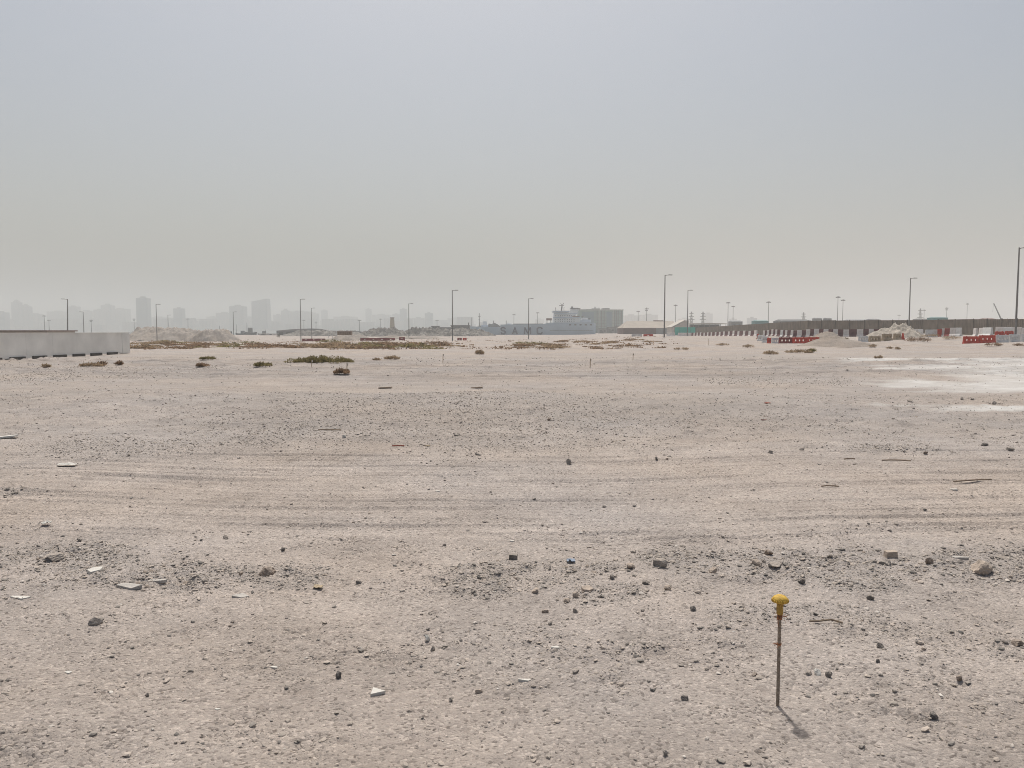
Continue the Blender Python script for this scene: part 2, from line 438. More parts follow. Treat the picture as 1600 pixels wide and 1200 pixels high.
# ------------------------------------------------------------------ ground
def ground_material(name, attrs=True):
    m = bpy.data.materials.new(name); m.use_nodes = True
    n, l = m.node_tree.nodes, m.node_tree.links
    b = n['Principled BSDF']; b.inputs['Roughness'].default_value = .97; b.inputs['Specular IOR Level'].default_value = .12
    tc = n.new('ShaderNodeTexCoord'); P = tc.outputs['Object']
    def nz(scale, detail=5, rough=.55, vec=P, sc=None):
        if sc:
            mp = n.new('ShaderNodeMapping'); mp.inputs['Scale'].default_value = sc; l.new(vec, mp.inputs[0]); vec = mp.outputs[0]
        t = n.new('ShaderNodeTexNoise'); t.inputs['Scale'].default_value = scale; t.inputs['Detail'].default_value = detail
        t.inputs['Roughness'].default_value = rough; l.new(vec, t.inputs['Vector']); return t.outputs['Fac']
    def ramp(fac, stops):
        r = n.new('ShaderNodeValToRGB'); e = r.color_ramp.elements
        while len(e) < len(stops): e.new(.5)
        for el, (p, c) in zip(e, stops):
            el.position = p; el.color = (*c, 1) if len(c) == 3 else c
        l.new(fac, r.inputs[0]); return r.outputs[0]
    def mix(a, c, f, mode='MIX'):
        x = n.new('ShaderNodeMix'); x.data_type = 'RGBA'; x.blend_type = mode
        for s, v in ((0, f), (6, a), (7, c)):
            if isinstance(v, (int, float)): x.inputs[s].default_value = v
            elif isinstance(v, tuple): x.inputs[s].default_value = (*v, 1)
            else: l.new(v, x.inputs[s])
        return x.outputs[2]
    def vor(scale):
        t = n.new('ShaderNodeTexVoronoi'); t.inputs['Scale'].default_value = scale; l.new(P, t.inputs['Vector'])
        sp = n.new('ShaderNodeSeparateColor'); l.new(t.outputs['Color'], sp.inputs[0]); return sp.outputs[0], t.outputs['Distance']
    g3 = lambda v: (v, v, v)
    base = mix(TAN, GREY, ramp(nz(.22, 5), [(.38, g3(0)), (.64, g3(1))]))
    base = mix(base, ramp(nz(1.3, 6, .6), [(.3, g3(.86)), (.72, g3(1.12))]), 1.0, 'MULTIPLY')
    base = mix(base, ramp(nz(.5, 7, .65, sc=(.35, 1.6, 1)), [(.3, g3(.88)), (.7, g3(1.09))]), 1.0, 'MULTIPLY')
    c1, d1 = vor(75); c2, d2 = vor(23); c3, d3 = vor(6.5)
    base = mix(base, ramp(c1, [(.0, (.40, .39, .38)), (.07, g3(.58)), (.16, g3(.95)), (.80, g3(1.03)), (.93, g3(1.35))]), .8, 'MULTIPLY')
    base = mix(base, ramp(c2, [(.0, (.6, .59, .58)), (.02, g3(.8)), (.04, g3(1)), (.97, g3(1)), (.99, g3(1.25))]), .5, 'MULTIPLY')
    base = mix(base, ramp(c3, [(.0, (.7, .69, .68)), (.03, g3(.85)), (.05, g3(1)), (1, g3(1))]), .35, 'MULTIPLY')
    if attrs:
        ag = n.new('ShaderNodeAttribute'); ag.attribute_name = 'gravel'
        aw = n.new('ShaderNodeAttribute'); aw.attribute_name = 'chalk'
        gr = ramp(nz(28, 5, .7), [(.3, (.26, .238, .222)), (.7, (.41, .378, .355))])
        gf = n.new('ShaderNodeMath'); gf.operation = 'MULTIPLY'; l.new(ag.outputs['Fac'], gf.inputs[0]); gf.inputs[1].default_value = .55
        base = mix(base, gr, gf.outputs[0])
        as_ = n.new('ShaderNodeAttribute'); as_.attribute_name = 'far_darken'
        base = mix(base, (.825, .83, .835), as_.outputs['Fac'], 'MULTIPLY')  # ground colour multiplied darker with distance from the camera
        wc = ramp(nz(3, 6, .65), [(.3, (.46, .445, .43)), (.7, (.57, .56, .545))])
        base = mix(base, wc, aw.outputs['Fac'])
    l.new(base, b.inputs['Base Color'])
    def bump(h, dist, strength, nrm=None):
        t = n.new('ShaderNodeBump'); t.inputs['Distance'].default_value = dist; t.inputs['Strength'].default_value = strength
        l.new(h, t.inputs['Height'])
        if nrm: l.new(nrm, t.inputs['Normal'])
        return t.outputs[0]
    nm = bump(nz(9, 6, .7), .03, .35)
    nm = bump(nz(75, 5, .8), .012, .9, nm)
    inv = n.new('ShaderNodeMath'); inv.operation = 'MULTIPLY'; l.new(d1, inv.inputs[0]); inv.inputs[1].default_value = -1.0
    nm = bump(inv.outputs[0], .006, .7, nm)
    l.new(nm, b.inputs['Normal'])
    return m

TAN, GREY = (.424, .364, .320), (.404, .366, .344)
M['ground'] = ground_material('sandy_ground')
TAN, GREY = (.285, .243, .208), (.27, .238, .212)
M['sand_pile'] = ground_material('heaped_sand', False)
TAN, GREY = (.315, .275, .24), (.295, .266, .243)
M['far_sand'] = ground_material('far_heaped_sand', False)

rows = list(np.linspace(-60, 1.2, 14)) + [1.5, 1.8, 2.1]
while rows[-1] < 6050:
    y = rows[-1]
    rows.append(y + (max(.009, .0028 * y) if y < 42 else .0115 * y if y < 620 else .05 * y))
rows = np.array(rows)
mid = np.linspace(-.78, .78, 700)
side = []
s_ = .78; st = .004
while s_ < 40:
    st *= 1.22; s_ += st; side.append(s_)
cols = np.concatenate([-np.array(side)[::-1], mid, np.array(side)])
SS, YY = np.meshgrid(cols, rows)
XX = np.clip(SS * np.maximum(YY + .9, 2.2), -6050, 6050)
SP = np.maximum(np.maximum(.009, .0028 * np.abs(YY)), .0026 * np.maximum(np.abs(YY), 2) * (1 + 30 * (np.abs(SS) > .8)))
SP = np.where(YY > 42, .0115 * YY, SP)
ZZ = gz(XX, YY, SP)
nr, nc = XX.shape
idx = np.arange(nr * nc).reshape(nr, nc)
quads = np.stack([idx[:-1, :-1], idx[:-1, 1:], idx[1:, 1:], idx[1:, :-1]], -1).reshape(-1, 4)
me = np_mesh('ground', np.stack([XX, YY, ZZ], -1).reshape(-1, 3), faces4=quads, m=M['ground'], smooth=True)
for nm_, arr in (('far_darken', sstep(5.2, 14, YY) * np.clip(.85 + .3 * noise(XX / 5, YY / 4, 47), 0, 1)), ('gravel', np.where((YY > 2) & (YY < 60), np.maximum(gravel_mask(XX, YY), sstep(10.5, 13, YY) * (1 - sstep(50, 58, YY)) * (1 - .5 * sstep(18.5, 19.5, YY) * (1 - sstep(23, 27, YY))) * np.clip(.5 + .6 * noise(XX / 6, YY / 4, 45) + .4 * noise(XX / 1.5, YY / 1.2, 46), .1, 1)), 0)), ('chalk', np.where((YY > 5) & (YY < 60), white_mask(XX, YY), 0))):
    at_ = me.attributes.new(nm_, 'FLOAT', 'POINT'); at_.data.foreach_set('value', np.ascontiguousarray(arr, dtype=np.float32).ravel())
ground = bpy.data.objects.new('ground', me); COL.objects.link(ground); tag(ground, kind='structure')

wm = bpy.data.materials.new('harbour_water'); wm.use_nodes = True
wb = wm.node_tree.nodes['Principled BSDF']; wb.inputs['Base Color'].default_value = (.05, .08, .085, 1); wb.inputs['Roughness'].default_value = .15
wno = wm.node_tree.nodes.new('ShaderNodeTexNoise'); wno.inputs['Scale'].default_value = 60; wno.inputs['Detail'].default_value = 6
wbp = wm.node_tree.nodes.new('ShaderNodeBump'); wbp.inputs['Strength'].default_value = .3; wbp.inputs['Distance'].default_value = .3
wm.node_tree.links.new(wno.outputs['Fac'], wbp.inputs['Height']); wm.node_tree.links.new(wbp.outputs['Normal'], wb.inputs['Normal'])
water = MB().add([(-6000, 540, -2.6), (80, 540, -2.6), (80, 2450, -2.6), (-6000, 2450, -2.6)], [(0, 1, 2, 3)]).build('water', wm)
tag(water, kind='structure')

# ------------------------------------------------------------------ loose grit (past counting)
_t = (1 + 5 ** .5) / 2
ICO = np.array([(-1, _t, 0), (1, _t, 0), (-1, -_t, 0), (1, -_t, 0), (0, -1, _t), (0, 1, _t), (0, -1, -_t), (0, 1, -_t), (_t, 0, -1), (_t, 0, 1), (-_t, 0, -1), (-_t, 0, 1)], float) / math.sqrt(1 + _t * _t)
ICF = np.array([(0, 11, 5), (0, 5, 1), (0, 1, 7), (0, 7, 10), (0, 10, 11), (1, 5, 9), (5, 11, 4), (11, 10, 2), (10, 7, 6), (7, 1, 8), (3, 9, 4), (3, 4, 2), (3, 2, 6), (3, 6, 8), (3, 8, 9), (4, 9, 5), (2, 4, 11), (6, 2, 10), (8, 6, 7), (9, 8, 1)])
OCT = np.array([(1, 0, 0), (-1, 0, 0), (0, 1, 0), (0, -1, 0), (0, 0, 1), (0, 0, -1)], float)
OCF = np.array([(0, 2, 4), (2, 1, 4), (1, 3, 4), (3, 0, 4), (2, 0, 5), (1, 2, 5), (3, 1, 5), (0, 3, 5)])

def grit_material():
    m = bpy.data.materials.new('mixed_grit'); m.use_nodes = True
    n, l = m.node_tree.nodes, m.node_tree.links
    b = n['Principled BSDF']; b.inputs['Roughness'].default_value = .95; b.inputs['Specular IOR Level'].default_value = .15
    a = n.new('ShaderNodeAttribute'); a.attribute_name = 'tone'
    r = n.new('ShaderNodeValToRGB'); e = r.color_ramp.elements
    st = [(0, (.12, .112, .104)), (.12, (.19, .175, .16)), (.30, (.29, .262, .235)), (.62, (.39, .34, .295)), (.9, (.46, .40, .35)), (1, (.58, .55, .51))]
    while len(e) < len(st): e.new(.5)
    for el, (p, c) in zip(e, st): el.position = p; el.color = (*c, 1)
    l.new(a.outputs['Fac'], r.inputs[0])
    l.new(r.outputs[0], b.inputs['Base Color'])
    return m
M['grit'] = grit_material()

def scatter(y0, y1, n0, smin_k, smin_abs, smax, gboost):
    Xs = []; Ys = []; S = []
    edges = np.geomspace(y0, y1, 40)
    for a, b in zip(edges[:-1], edges[1:]):
        ym = (a + b) / 2; s0 = max(smin_abs, smin_k * ym * (1 if ym < 8 else .82))
        dens = n0 * (s0 / .006) ** -2.2 * (1 if ym < 9 else .8 if ym < 18 else .55)
        area = 1.9 * ym * (b - a)
        n = int(dens * area * gboost)
        y = rng.uniform(a, b, n); x = rng.uniform(-.95, .95, n) * (y + .6)
        cl = np.clip(.35 + 1.1 * noise(x / .8, y / .5, 61) + 1.1 * noise(x / .3, y / .2, 68), .05, 1.8)
        tz = sstep(5.7, 6.3, y) * (1 - sstep(9.4, 10.8, y)); st = sstep(18.5, 19.5, y) * (1 - sstep(25, 27, y))
        p = (cl * (1 - .8 * tz) * (1 - .75 * st) + (gboost - 1) * gravel_mask(x, y) ** 1.3) / gboost
        p = p * (1 - .8 * white_mask(x, y))
        k = rng.random(n) < p
        x, y = x[k], y[k]
        s = s0 * rng.random(len(x)) ** (-1 / 2.2)
        k = s < np.minimum(smax, (.036 if ym < 8 else .024 + .0013 * ym))
        Xs.append(x[k]); Ys.append(y[k]); S.append(s[k])
    return np.concatenate(Xs), np.concatenate(Ys), np.concatenate(S)

def rock_cloud(x, y, s, base_v, base_f):
    n = len(x); z = gz(x, y)
    V = np.repeat(base_v[None], n, 0) * rng.uniform(.62, 1.25, (n, len(base_v), 1))
    sc = np.stack([rng.uniform(.75, 1.3, n), rng.uniform(.75, 1.3, n), rng.uniform(.3, .65, n)], -1) * s[:, None] * .5
    V = V * sc[:, None, :]
    a = rng.uniform(0, 2 * np.pi, n); t = rng.uniform(-.4, .4, n)
    ca, sa, ct, s_t = np.cos(a), np.sin(a), np.cos(t), np.sin(t)
    X, Y, Z = V[..., 0], V[..., 1], V[..., 2]
    X, Z = X * ct[:, None] - Z * s_t[:, None], X * s_t[:, None] + Z * ct[:, None]
    X, Y = X * ca[:, None] - Y * sa[:, None], X * sa[:, None] + Y * ca[:, None]
    V = np.stack([X + x[:, None], Y + y[:, None], Z + (z + s * .14)[:, None]], -1).reshape(-1, 3)
    Fc = (base_f[None] + (np.arange(n) * len(base_v))[:, None, None]).reshape(-1, 3)
    return V, Fc

def tone_mesh(name, V, Fc, tones, per, m):
    me = np_mesh(name, V, faces3=Fc, m=m)
    a = me.attributes.new('tone', 'FLOAT', 'POINT'); a.data.foreach_set('value', np.repeat(tones, per).astype(np.float32))
    return me

gx, gy, gs = scatter(2.2, 46, 1300, .00125, .0045, .10, 6.0)
tones = np.clip(rng.beta(2.2, 1.6, len(gx)), 0, 1)
gm = gravel_mask(gx, gy)
tones = np.where(rng.random(len(gx)) < .08 + .16 * gm, rng.uniform(0, .38, len(gx)), tones)
V, Fc = rock_cloud(gx, gy, gs, ICO, ICF)
grit = bpy.data.objects.new('grit', tone_mesh('grit', V, Fc, tones, 12, M['grit'])); COL.objects.link(grit); tag(grit, kind='stuff')
print('grit', len(gx))

# ------------------------------------------------------------------ survey stake in the foreground
gp = on_ground(1215, 1103)
st = empty('survey_stake', gp, 0, 'rusty steel bar stake with a yellow mushroom cap standing in the foreground sand', 'stake')
hgt = zat(930, gp.y) - gp.z
prof = [(.0068, -.12)]
zz = 0.0
while zz < hgt - .012:
    prof += [(.0066, zz), (.0075, zz + .003), (.0075, zz + .006), (.0066, zz + .009)]; zz += .0125
MB().lathe(prof, 12).build('rod', M['rebar'], st, True)
cz = hgt - .034
MB().lathe([(.0125, cz - .046), (.0135, cz - .044), (.0135, cz + .006), (.0125, cz + .008)], 20).build('collar', M['collar'], st, True)
capm = MB().lathe([(.013, cz + .004), (.029, cz + .006), (.032, cz + .010), (.0325, cz + .015), (.030, cz + .022), (.024, cz + .029), (.014, cz + .034), (.003, cz + .0355)], 28)
capo = capm.build('cap', M['cap'], st, True)
for k in range(14):
    a = k * math.tau / 14
    p = [(math.cos(a) * r, math.sin(a) * r, cz + z) for r, z in ((.0332, .007), (.0345, .012), (.0325, .017))]
    capm2 = p
rb = MB()
for k in range(22):
    a = k * math.tau / 22
    rb.tube([(math.cos(a) * r, math.sin(a) * r, cz + z) for r, z in ((.0315, .007), (.0333, .012), (.0315, .0185))], .0022, 6)
rb.build('rim', M['cap'], capo, True)
tw = MB()
rr = random.Random(5)
for k in range(5):
    z0 = cz - .050 - .004 * k
    tw.tube([(math.cos(q) * .0088, math.sin(q) * .0088, z0 + .001 * math.sin(3 * q)) for q in np.linspace(0, 6.4, 18)], .0016, 5)
for k in range(13):
    a = rr.uniform(0, 6.28); L = rr.uniform(.012, .036); dz = rr.uniform(-.04, .012)
    tw.tube([(math.cos(a) * .008, math.sin(a) * .008, cz - .054), (math.cos(a) * (.008 + L * .6), math.sin(a) * (.008 + L * .6), cz - .052 + dz * .2), (math.cos(a + .3) * (.008 + L), math.sin(a + .3) * (.008 + L), cz - .054 + dz)], [.0013, .001, .0005], 5)
tw.build('twine', M['twine'], st)
t2 = MB(); z0 = zat(1007, gp.y) - gp.z
for k in range(3):
    t2.tube([(math.cos(q) * .0086, math.sin(q) * .0086, z0 + .003 * k) for q in np.linspace(0, 6.4, 14)], .0016, 5)
for k in range(6):
    a = rr.uniform(2.4, 4.2); L = rr.uniform(.01, .024)
    t2.tube([(math.cos(a) * .008, math.sin(a) * .008, z0), (math.cos(a) * (.008 + L), math.sin(a) * (.008 + L), z0 + rr.uniform(-.008, .01))], [.0014, .0006], 5)
t2.build('twine', M['twine'], st)

# ------------------------------------------------------------------ stones and litter one can point to
def rock_mesh(seed, w, d, h, sub=2, cuts=7):
    r = random.Random(seed); bm = bmesh.new()
    bmesh.ops.create_icosphere(bm, subdivisions=sub + 1, radius=1)
    pl = []
    for k in range(cuts):
        n = Vector((r.gauss(0, 1), r.gauss(0, 1), r.gauss(0, .8))).normalized(); pl.append((n, r.uniform(.42, .8)))
    off = r.uniform(0, 50)
    for v in bm.verts:
        p = v.co.copy()
        for n, c in pl:
            e = p.dot(n) - c
            if e > 0: p -= n * e * .92
        q = 1 + .10 * math.sin(p.x * 5 + off) * math.sin(p.y * 6 + off * 2) + .05 * math.sin(p.z * 13 + p.x * 11 + off)
        v.co = Vector((p.x * w / 2 * q, p.y * d / 2 * q, p.z * h / 2 * q + h * .22))
    mb = MB(); mb.v = [tuple(v.co) for v in bm.verts]; mb.f = [tuple(x.index for x in f.verts) for f in bm.faces]; bm.free()
    return mb

def slab_mesh(seed, w, d, t, n=6):
    r = random.Random(seed)
    mb = MB(); an = sorted(k * math.tau / n + r.uniform(-.3, .3) for k in range(n))
    po = [(math.cos(a) * w / 2 * r.uniform(.8, 1.1), math.sin(a) * d / 2 * r.uniform(.8, 1.1)) for a in an]
    tilt = r.uniform(-.12, .12)
    top = [(x, y, t + tilt * y + .08 * x * r.uniform(-1, 1)) for x, y in po]; ins = [(x * .94, y * .94, z + t * .12) for (x, y), (_, _, z) in zip(po, top)]
    N = n
    mb.add([(x, y, -.01) for x, y in po] + top + ins, [tuple(range(N - 1, -1, -1))] + [(i, (i + 1) % N, N + (i + 1) % N, N + i) for i in range(N)] + [(N + i, N + (i + 1) % N, 2 * N + (i + 1) % N, 2 * N + i) for i in range(N)] + [tuple(range(2 * N, 3 * N))])
    return mb

# px, py (base), width px, height px, shape, material, name, label, category
ST = [
 (416, 900, 30, 18, 'rock', 'rock_brown', 'rock', 'rounded brown rock, the largest beside the left gravel band', 'rock'),
 (376, 932, 30, 11, 'slab', 'slab_pale', 'tile_fragment', 'pale broken tile piece just below the left gravel band', 'tile piece'),
 (200, 917, 48, 9, 'slab', 'slab_pale', 'concrete_slab', 'long thin pale slab lying along the left gravel band', 'slab'),
 (246, 908, 38, 7, 'slab', 'slab_pale', 'concrete_slab', 'thin pale slab just right of the longest pale slab in the left gravel', 'slab'),
 (148, 892, 24, 13, 'slab', 'rock_white', 'white_stone', 'whitish flat stone in the middle of the left gravel band', 'stone'),
 (32, 935, 36, 9, 'slab', 'rock_white', 'white_stone', 'white flaky stone at the lower left end of the left gravel band', 'stone'),
 (85, 873, 34, 9, 'rock', 'rock_grey', 'rock', 'long grey stone in the upper part of the left gravel band', 'rock'),
 (150, 975, 24, 13, 'rock', 'rock_grey', 'rock', 'grey rock alone on bare sand below the left gravel band', 'rock'),
 (125, 846, 10, 8, 'rock', 'rock_dark', 'rock', 'small dark stone on bare sand above the left gravel band', 'rock'),
 (353, 842, 10, 7, 'rock', 'rock_dark', 'rock', 'small dark stone on the sand above the brown rock', 'rock'),
 (442, 861, 8, 7, 'rock', 'rock_dark', 'rock', 'tiny black stone up and right of the brown rock', 'rock'),
 (668, 1002, 11, 12, 'rock', 'rock_white', 'white_stone', 'small upright whitish stone below the middle gravel patch', 'stone'),
 (676, 1016, 10, 8, 'rock', 'rock_dark', 'rock', 'dark pebble just under the small upright whitish stone', 'rock'),
 (529, 1060, 13, 13, 'rock', 'asphalt', 'asphalt_lump', 'black lump on the sand left of the white triangular shard', 'lump'),
 (591, 1085, 22, 16, 'tri', 'rock_white', 'tile_fragment', 'clean white triangular shard lying on the foreground sand', 'tile piece'),
 (820, 1064, 24, 8, 'slab', 'rock_white', 'white_stone', 'flat white stone on the sand right of the triangular shard', 'stone'),
 (748, 1083, 14, 7, 'rock', 'rock_tan', 'rock', 'small tan stone between the triangular shard and the flat white stone', 'rock'),
 (868, 1012, 16, 6, 'slab', 'rock_white', 'white_stone', 'thin white chip above the flat white stone', 'stone'),
 (899, 1052, 15, 9, 'rock', 'rock_grey', 'rock', 'dark grey rock close right of the flat white stone', 'rock'),
 (705, 1096, 9, 7, 'rock', 'rock_dark', 'rock', 'small dark stone below the middle of the foreground sand', 'rock'),
 (1083, 955, 11, 9, 'rock', 'asphalt', 'asphalt_lump', 'small black lump on the sand left of the yellow capped stake', 'lump'),
 (802, 874, 13, 10, 'box', 'rock_dark', 'brick_fragment', 'dark block shaped brick piece above the middle gravel patch', 'brick'),
 (892, 879, 13, 5, 'scrap', 'blue_scrap', 'plastic_scrap', 'small blue plastic scrap lying above the middle gravel patch', 'scrap'),
 (497, 920, 14, 5, 'scrap', 'yellow_scrap', 'straw_scrap', 'yellowish crumpled scrap right of the brown rock', 'scrap'),
 (480, 942, 14, 5, 'slab', 'rock_grey', 'stone_chip', 'flat grey chip below the yellowish scrap', 'stone'),
 (560, 912, 11, 6, 'rock', 'rock_dark', 'rock', 'dark stone on sand left of the middle gravel patch', 'rock'),
 (741, 927, 11, 7, 'rock', 'rock_dark', 'rock', 'dark stone in the left end of the middle gravel patch', 'rock'),
 (836, 925, 15, 8, 'rock', 'rock_tan', 'rock', 'tan cobble in the heart of the middle gravel patch', 'rock'),
 (918, 921, 20, 12, 'slab', 'rock_tan', 'concrete_fragment', 'tilted pale slab piece at the right of the middle gravel patch', 'slab'),
 (900, 932, 14, 9, 'rock', 'rock_tan', 'rock', 'tan cobble just under the tilted pale slab piece', 'rock'),
 (886, 940, 12, 8, 'rock', 'rock_tan', 'rock', 'rounded tan cobble at the lower edge of the middle gravel patch', 'rock'),
 (852, 957, 13, 7, 'rock', 'rock_brown', 'rock', 'brown stone below the middle gravel patch', 'rock'),
 (898, 957, 13, 9, 'rock', 'rock_grey', 'rock', 'grey stone below the tan cobbles of the middle gravel patch', 'rock'),
 (956, 905, 10, 8, 'rock', 'rock_dark', 'rock', 'round dark stone between the middle and right gravel', 'rock'),
 (1009, 913, 12, 7, 'rock', 'rock_dark', 'rock', 'dark oblong stone at the left edge of the right gravel', 'rock'),
 (985, 888, 17, 9, 'rock', 'rock_tan', 'rock', 'pale pointed stone up and right of the middle gravel patch', 'rock'),
 (1030, 883, 26, 12, 'rock', 'rock_grey', 'rock', 'cluster-like rough grey rock at the top of the right gravel', 'rock'),
 (1045, 922, 16, 9, 'rock', 'rock_tan', 'rock', 'tan rock at the left part of the right gravel band', 'rock'),
 (1200, 866, 16, 10, 'rock', 'rock_brown', 'rock', 'smooth brownish rock alone just above the right gravel band', 'rock'),
 (1180, 884, 18, 10, 'rock', 'rock_tan', 'rock', 'pale tan rock under the smooth brownish rock', 'rock'),
 (1210, 886, 20, 9, 'rock', 'rock_grey', 'rock', 'flat grey rock right of the pale tan rock in the right gravel', 'rock'),
 (1115, 895, 18, 9, 'rock', 'rock_tan', 'rock', 'low tan rock in the right gravel left of the stake', 'rock'),
 (1296, 871, 11, 7, 'rock', 'rock_dark', 'rock', 'small dark stone on the top edge of the right gravel', 'rock'),
 (1392, 870, 17, 11, 'box', 'rock_tan', 'brick_fragment', 'squarish tan block piece on the top edge of the right gravel', 'brick'),
 (1385, 883, 26, 10, 'rock', 'rock_grey', 'rock', 'broad dark grey rock below the squarish tan block', 'rock'),
 (1452, 881, 13, 11, 'rock', 'rock_brown', 'rock', 'dark reddish round stone between the tan block and the big rock', 'rock'),
 (1530, 893, 34, 20, 'rock', 'rock_tan', 'boulder', 'largest rough tan boulder at the right end of the right gravel', 'boulder'),
 (1572, 873, 32, 9, 'slab', 'rock_dark', 'dark_slab', 'dark flat slab behind the largest boulder at the far right', 'slab'),
 (1500, 872, 30, 8, 'slab', 'slab_pale', 'concrete_slab', 'pale flat slab left of the dark slab at the right', 'slab'),
 (1252, 911, 13, 9, 'rock', 'rock_dark', 'rock', 'dark rock just above and right of the yellow cap', 'rock'),
 (1360, 937, 13, 9, 'rock', 'rock_dark', 'rock', 'dark rock at the lower right edge of the right gravel', 'rock'),
 (1374, 1012, 13, 9, 'rock', 'rock_dark', 'rock', 'dark stone on sand right of the stake at mid height', 'rock'),
 (1372, 1035, 7, 6, 'rock', 'asphalt', 'asphalt_lump', 'tiny black pebble below the dark stone right of the stake', 'lump'),
 (1264, 1054, 11, 7, 'rock', 'rock_grey', 'rock', 'grey stone left of the small white stone by the stake', 'rock'),
 (1276, 1054, 14, 9, 'rock', 'rock_white', 'white_stone', 'small white stone between two dark stones right of the stake', 'stone'),
 (1294, 1058, 12, 10, 'rock', 'rock_dark', 'rock', 'dark stone right of the small white stone by the stake', 'rock'),
 (1460, 1123, 15, 12, 'rock', 'asphalt', 'asphalt_lump', 'dark angular lump in the lower right sand', 'lump'),
 (1498, 1064, 11, 10, 'rock', 'rock_brown', 'rock', 'pointed brownish stone in the right foreground sand', 'rock'),
 (1590, 1008, 20, 10, 'rock', 'rock_brown', 'rock', 'brown rock at the right edge below the gravel band', 'rock'),
 (1070, 1094, 14, 8, 'rock', 'asphalt', 'asphalt_lump', 'blackish flat lump on the sand left of the stake foot', 'lump'),
 (1178, 1056, 12, 6, 'rock', 'rock_brown', 'rock', 'low brown stone close left of the stake rod', 'rock'),
 (1040, 1180, 10, 10, 'rock', 'rock_grey', 'rock', 'small grey stone near the bottom centre edge', 'rock'),
 (340, 1109, 9, 5, 'slab', 'rock_white', 'white_stone', 'tiny white chip on the sand lower left', 'stone'),
 (230, 1089, 7, 7, 'rock', 'rock_dark', 'rock', 'tiny dark stone in the lower left sand', 'rock'),
 (428, 1044, 14, 6, 'slab', 'rock_white', 'white_stone', 'pale chip on sand left of the black lump', 'stone'),
 (107, 1051, 13, 6, 'slab', 'rock_white', 'white_stone', 'pale stone in the left foreground sand', 'stone'),
 (888, 725, 10, 9, 'rock', 'rock_grey', 'rock', 'round grey rock on the track strip right of centre', 'rock'),
 (1026, 719, 6, 6, 'rock', 'rock_dark', 'rock', 'dark stone right of the round grey rock on the track strip', 'rock'),
 (746, 711, 11, 4, 'rock', 'rock_dark', 'rock', 'low dark stone left of the round grey rock', 'rock'),
 (714, 680, 9, 6, 'slab', 'asphalt', 'asphalt_lump', 'black angular chunk on the gravel swell in the centre', 'lump'),
 (858, 657, 7, 5, 'rock', 'rock_brown', 'rock', 'brown stone high on the gravel swell', 'rock'),
 (538, 684, 5, 5, 'box', 'rock_white', 'white_stone', 'small cream cube shaped piece on the left of the gravel swell', 'stone'),
 (668, 697, 9, 5, 'slab', 'yellow_scrap', 'straw_scrap', 'yellowish piece on the near foot of the gravel swell', 'scrap'),
 (105, 728, 28, 6, 'sheet', 'rock_white', 'paper_sheet', 'white torn sheet lying on the sand at the left', 'sheet'),
 (72, 820, 14, 7, 'sheet', 'rock_white', 'plastic_cup', 'white crumpled piece on the track strip at the left', 'litter'),
 (12, 685, 24, 4, 'plank', 'rock_white', 'white_strip', 'thin white strip on the sand at the left edge', 'strip'),
 (1200, 630, 11, 4, 'slab', 'brick_red', 'brick_fragment', 'reddish brick piece on the bare strip right of centre', 'brick'),
 (1193, 656, 11, 3, 'slab', 'brick_red', 'brick_fragment', 'dark red brick piece nearer than the other red piece', 'brick'),
 (1204, 708, 11, 7, 'rock', 'rock_grey', 'rock', 'grey rock on sand below the two red brick pieces', 'rock'),
 (1252, 703, 9, 4, 'rock', 'rock_dark', 'rock', 'low dark stone right of the grey rock below the red pieces', 'rock'),
 (1538, 696, 13, 6, 'rock', 'rock_dark', 'rock', 'dark rock near the right edge below the white patches', 'rock'),
 (1578, 703, 14, 5, 'rock', 'rock_dark', 'rock', 'dark flat rock at the right edge of the track strip', 'rock'),
 (1446, 710, 8, 5, 'rock', 'rock_brown', 'rock', 'brown stone at the right end of the small rubble line', 'rock'),
 (1490, 765, 13, 5, 'slab', 'rock_white', 'white_stone', 'pale slab on the track strip below the long stick', 'stone'),
 (1422, 628, 9, 5, 'rock', 'rock_grey', 'rock', 'grey rock below the lowest edge of the big white patch', 'rock'),
 (1503, 625, 6, 5, 'rock', 'rock_grey', 'rock', 'small grey rock, left of a pair below the big white patch', 'rock'),
 (1520, 625, 7, 5, 'rock', 'rock_grey', 'rock', 'small grey rock, right of a pair below the big white patch', 'rock'),
 (1553, 632, 8, 6, 'rock', 'rock_grey', 'rock', 'grey rock at the upper edge of the lower white patch', 'rock'),
 (602, 607, 20, 2, 'plank', 'wood', 'plank', 'dark plank on the pale bare strip, left of two', 'plank'),
 (745, 607, 18, 2, 'plank', 'wood', 'plank', 'dark plank on the pale bare strip near the centre', 'plank'),
 (515, 673, 36, 3, 'stick', 'wood', 'stick', 'long brown stick on the left side of the gravel swell', 'stick'),
 (622, 698, 18, 2, 'stick', 'brick_red', 'stick', 'short reddish stick at the near foot of the gravel swell', 'stick'),
 (1520, 753, 70, 4, 'stick', 'wood', 'stick', 'longest brown stick lying on the track strip at the right', 'stick'),
 (1297, 762, 26, 2, 'stick', 'wood', 'stick', 'short straight stick on the track strip right of centre', 'stick'),
 (1400, 721, 42, 3, 'stick', 'wood', 'stick', 'brown stick under the small rubble line at the right', 'stick'),
 (1328, 719, 18, 2, 'stick', 'wood', 'stick', 'short stick left of the one under the small rubble line', 'stick'),
 (1290, 975, 50, 2, 'stick', 'wood', 'stick', 'thin pale stick on the sand right of the stake', 'stick'),
 (757, 816, 9, 3, 'slab', 'rock_dark', 'rock', 'flat dark stone on the track strip near the centre', 'rock'),
 (684, 768, 10, 3, 'slab', 'rock_white', 'white_stone', 'thin white chip on the track strip left of centre', 'stone'),
 (800, 846, 8, 3, 'slab', 'rock_white', 'white_stone', 'white chip above the dark brick piece', 'stone'),
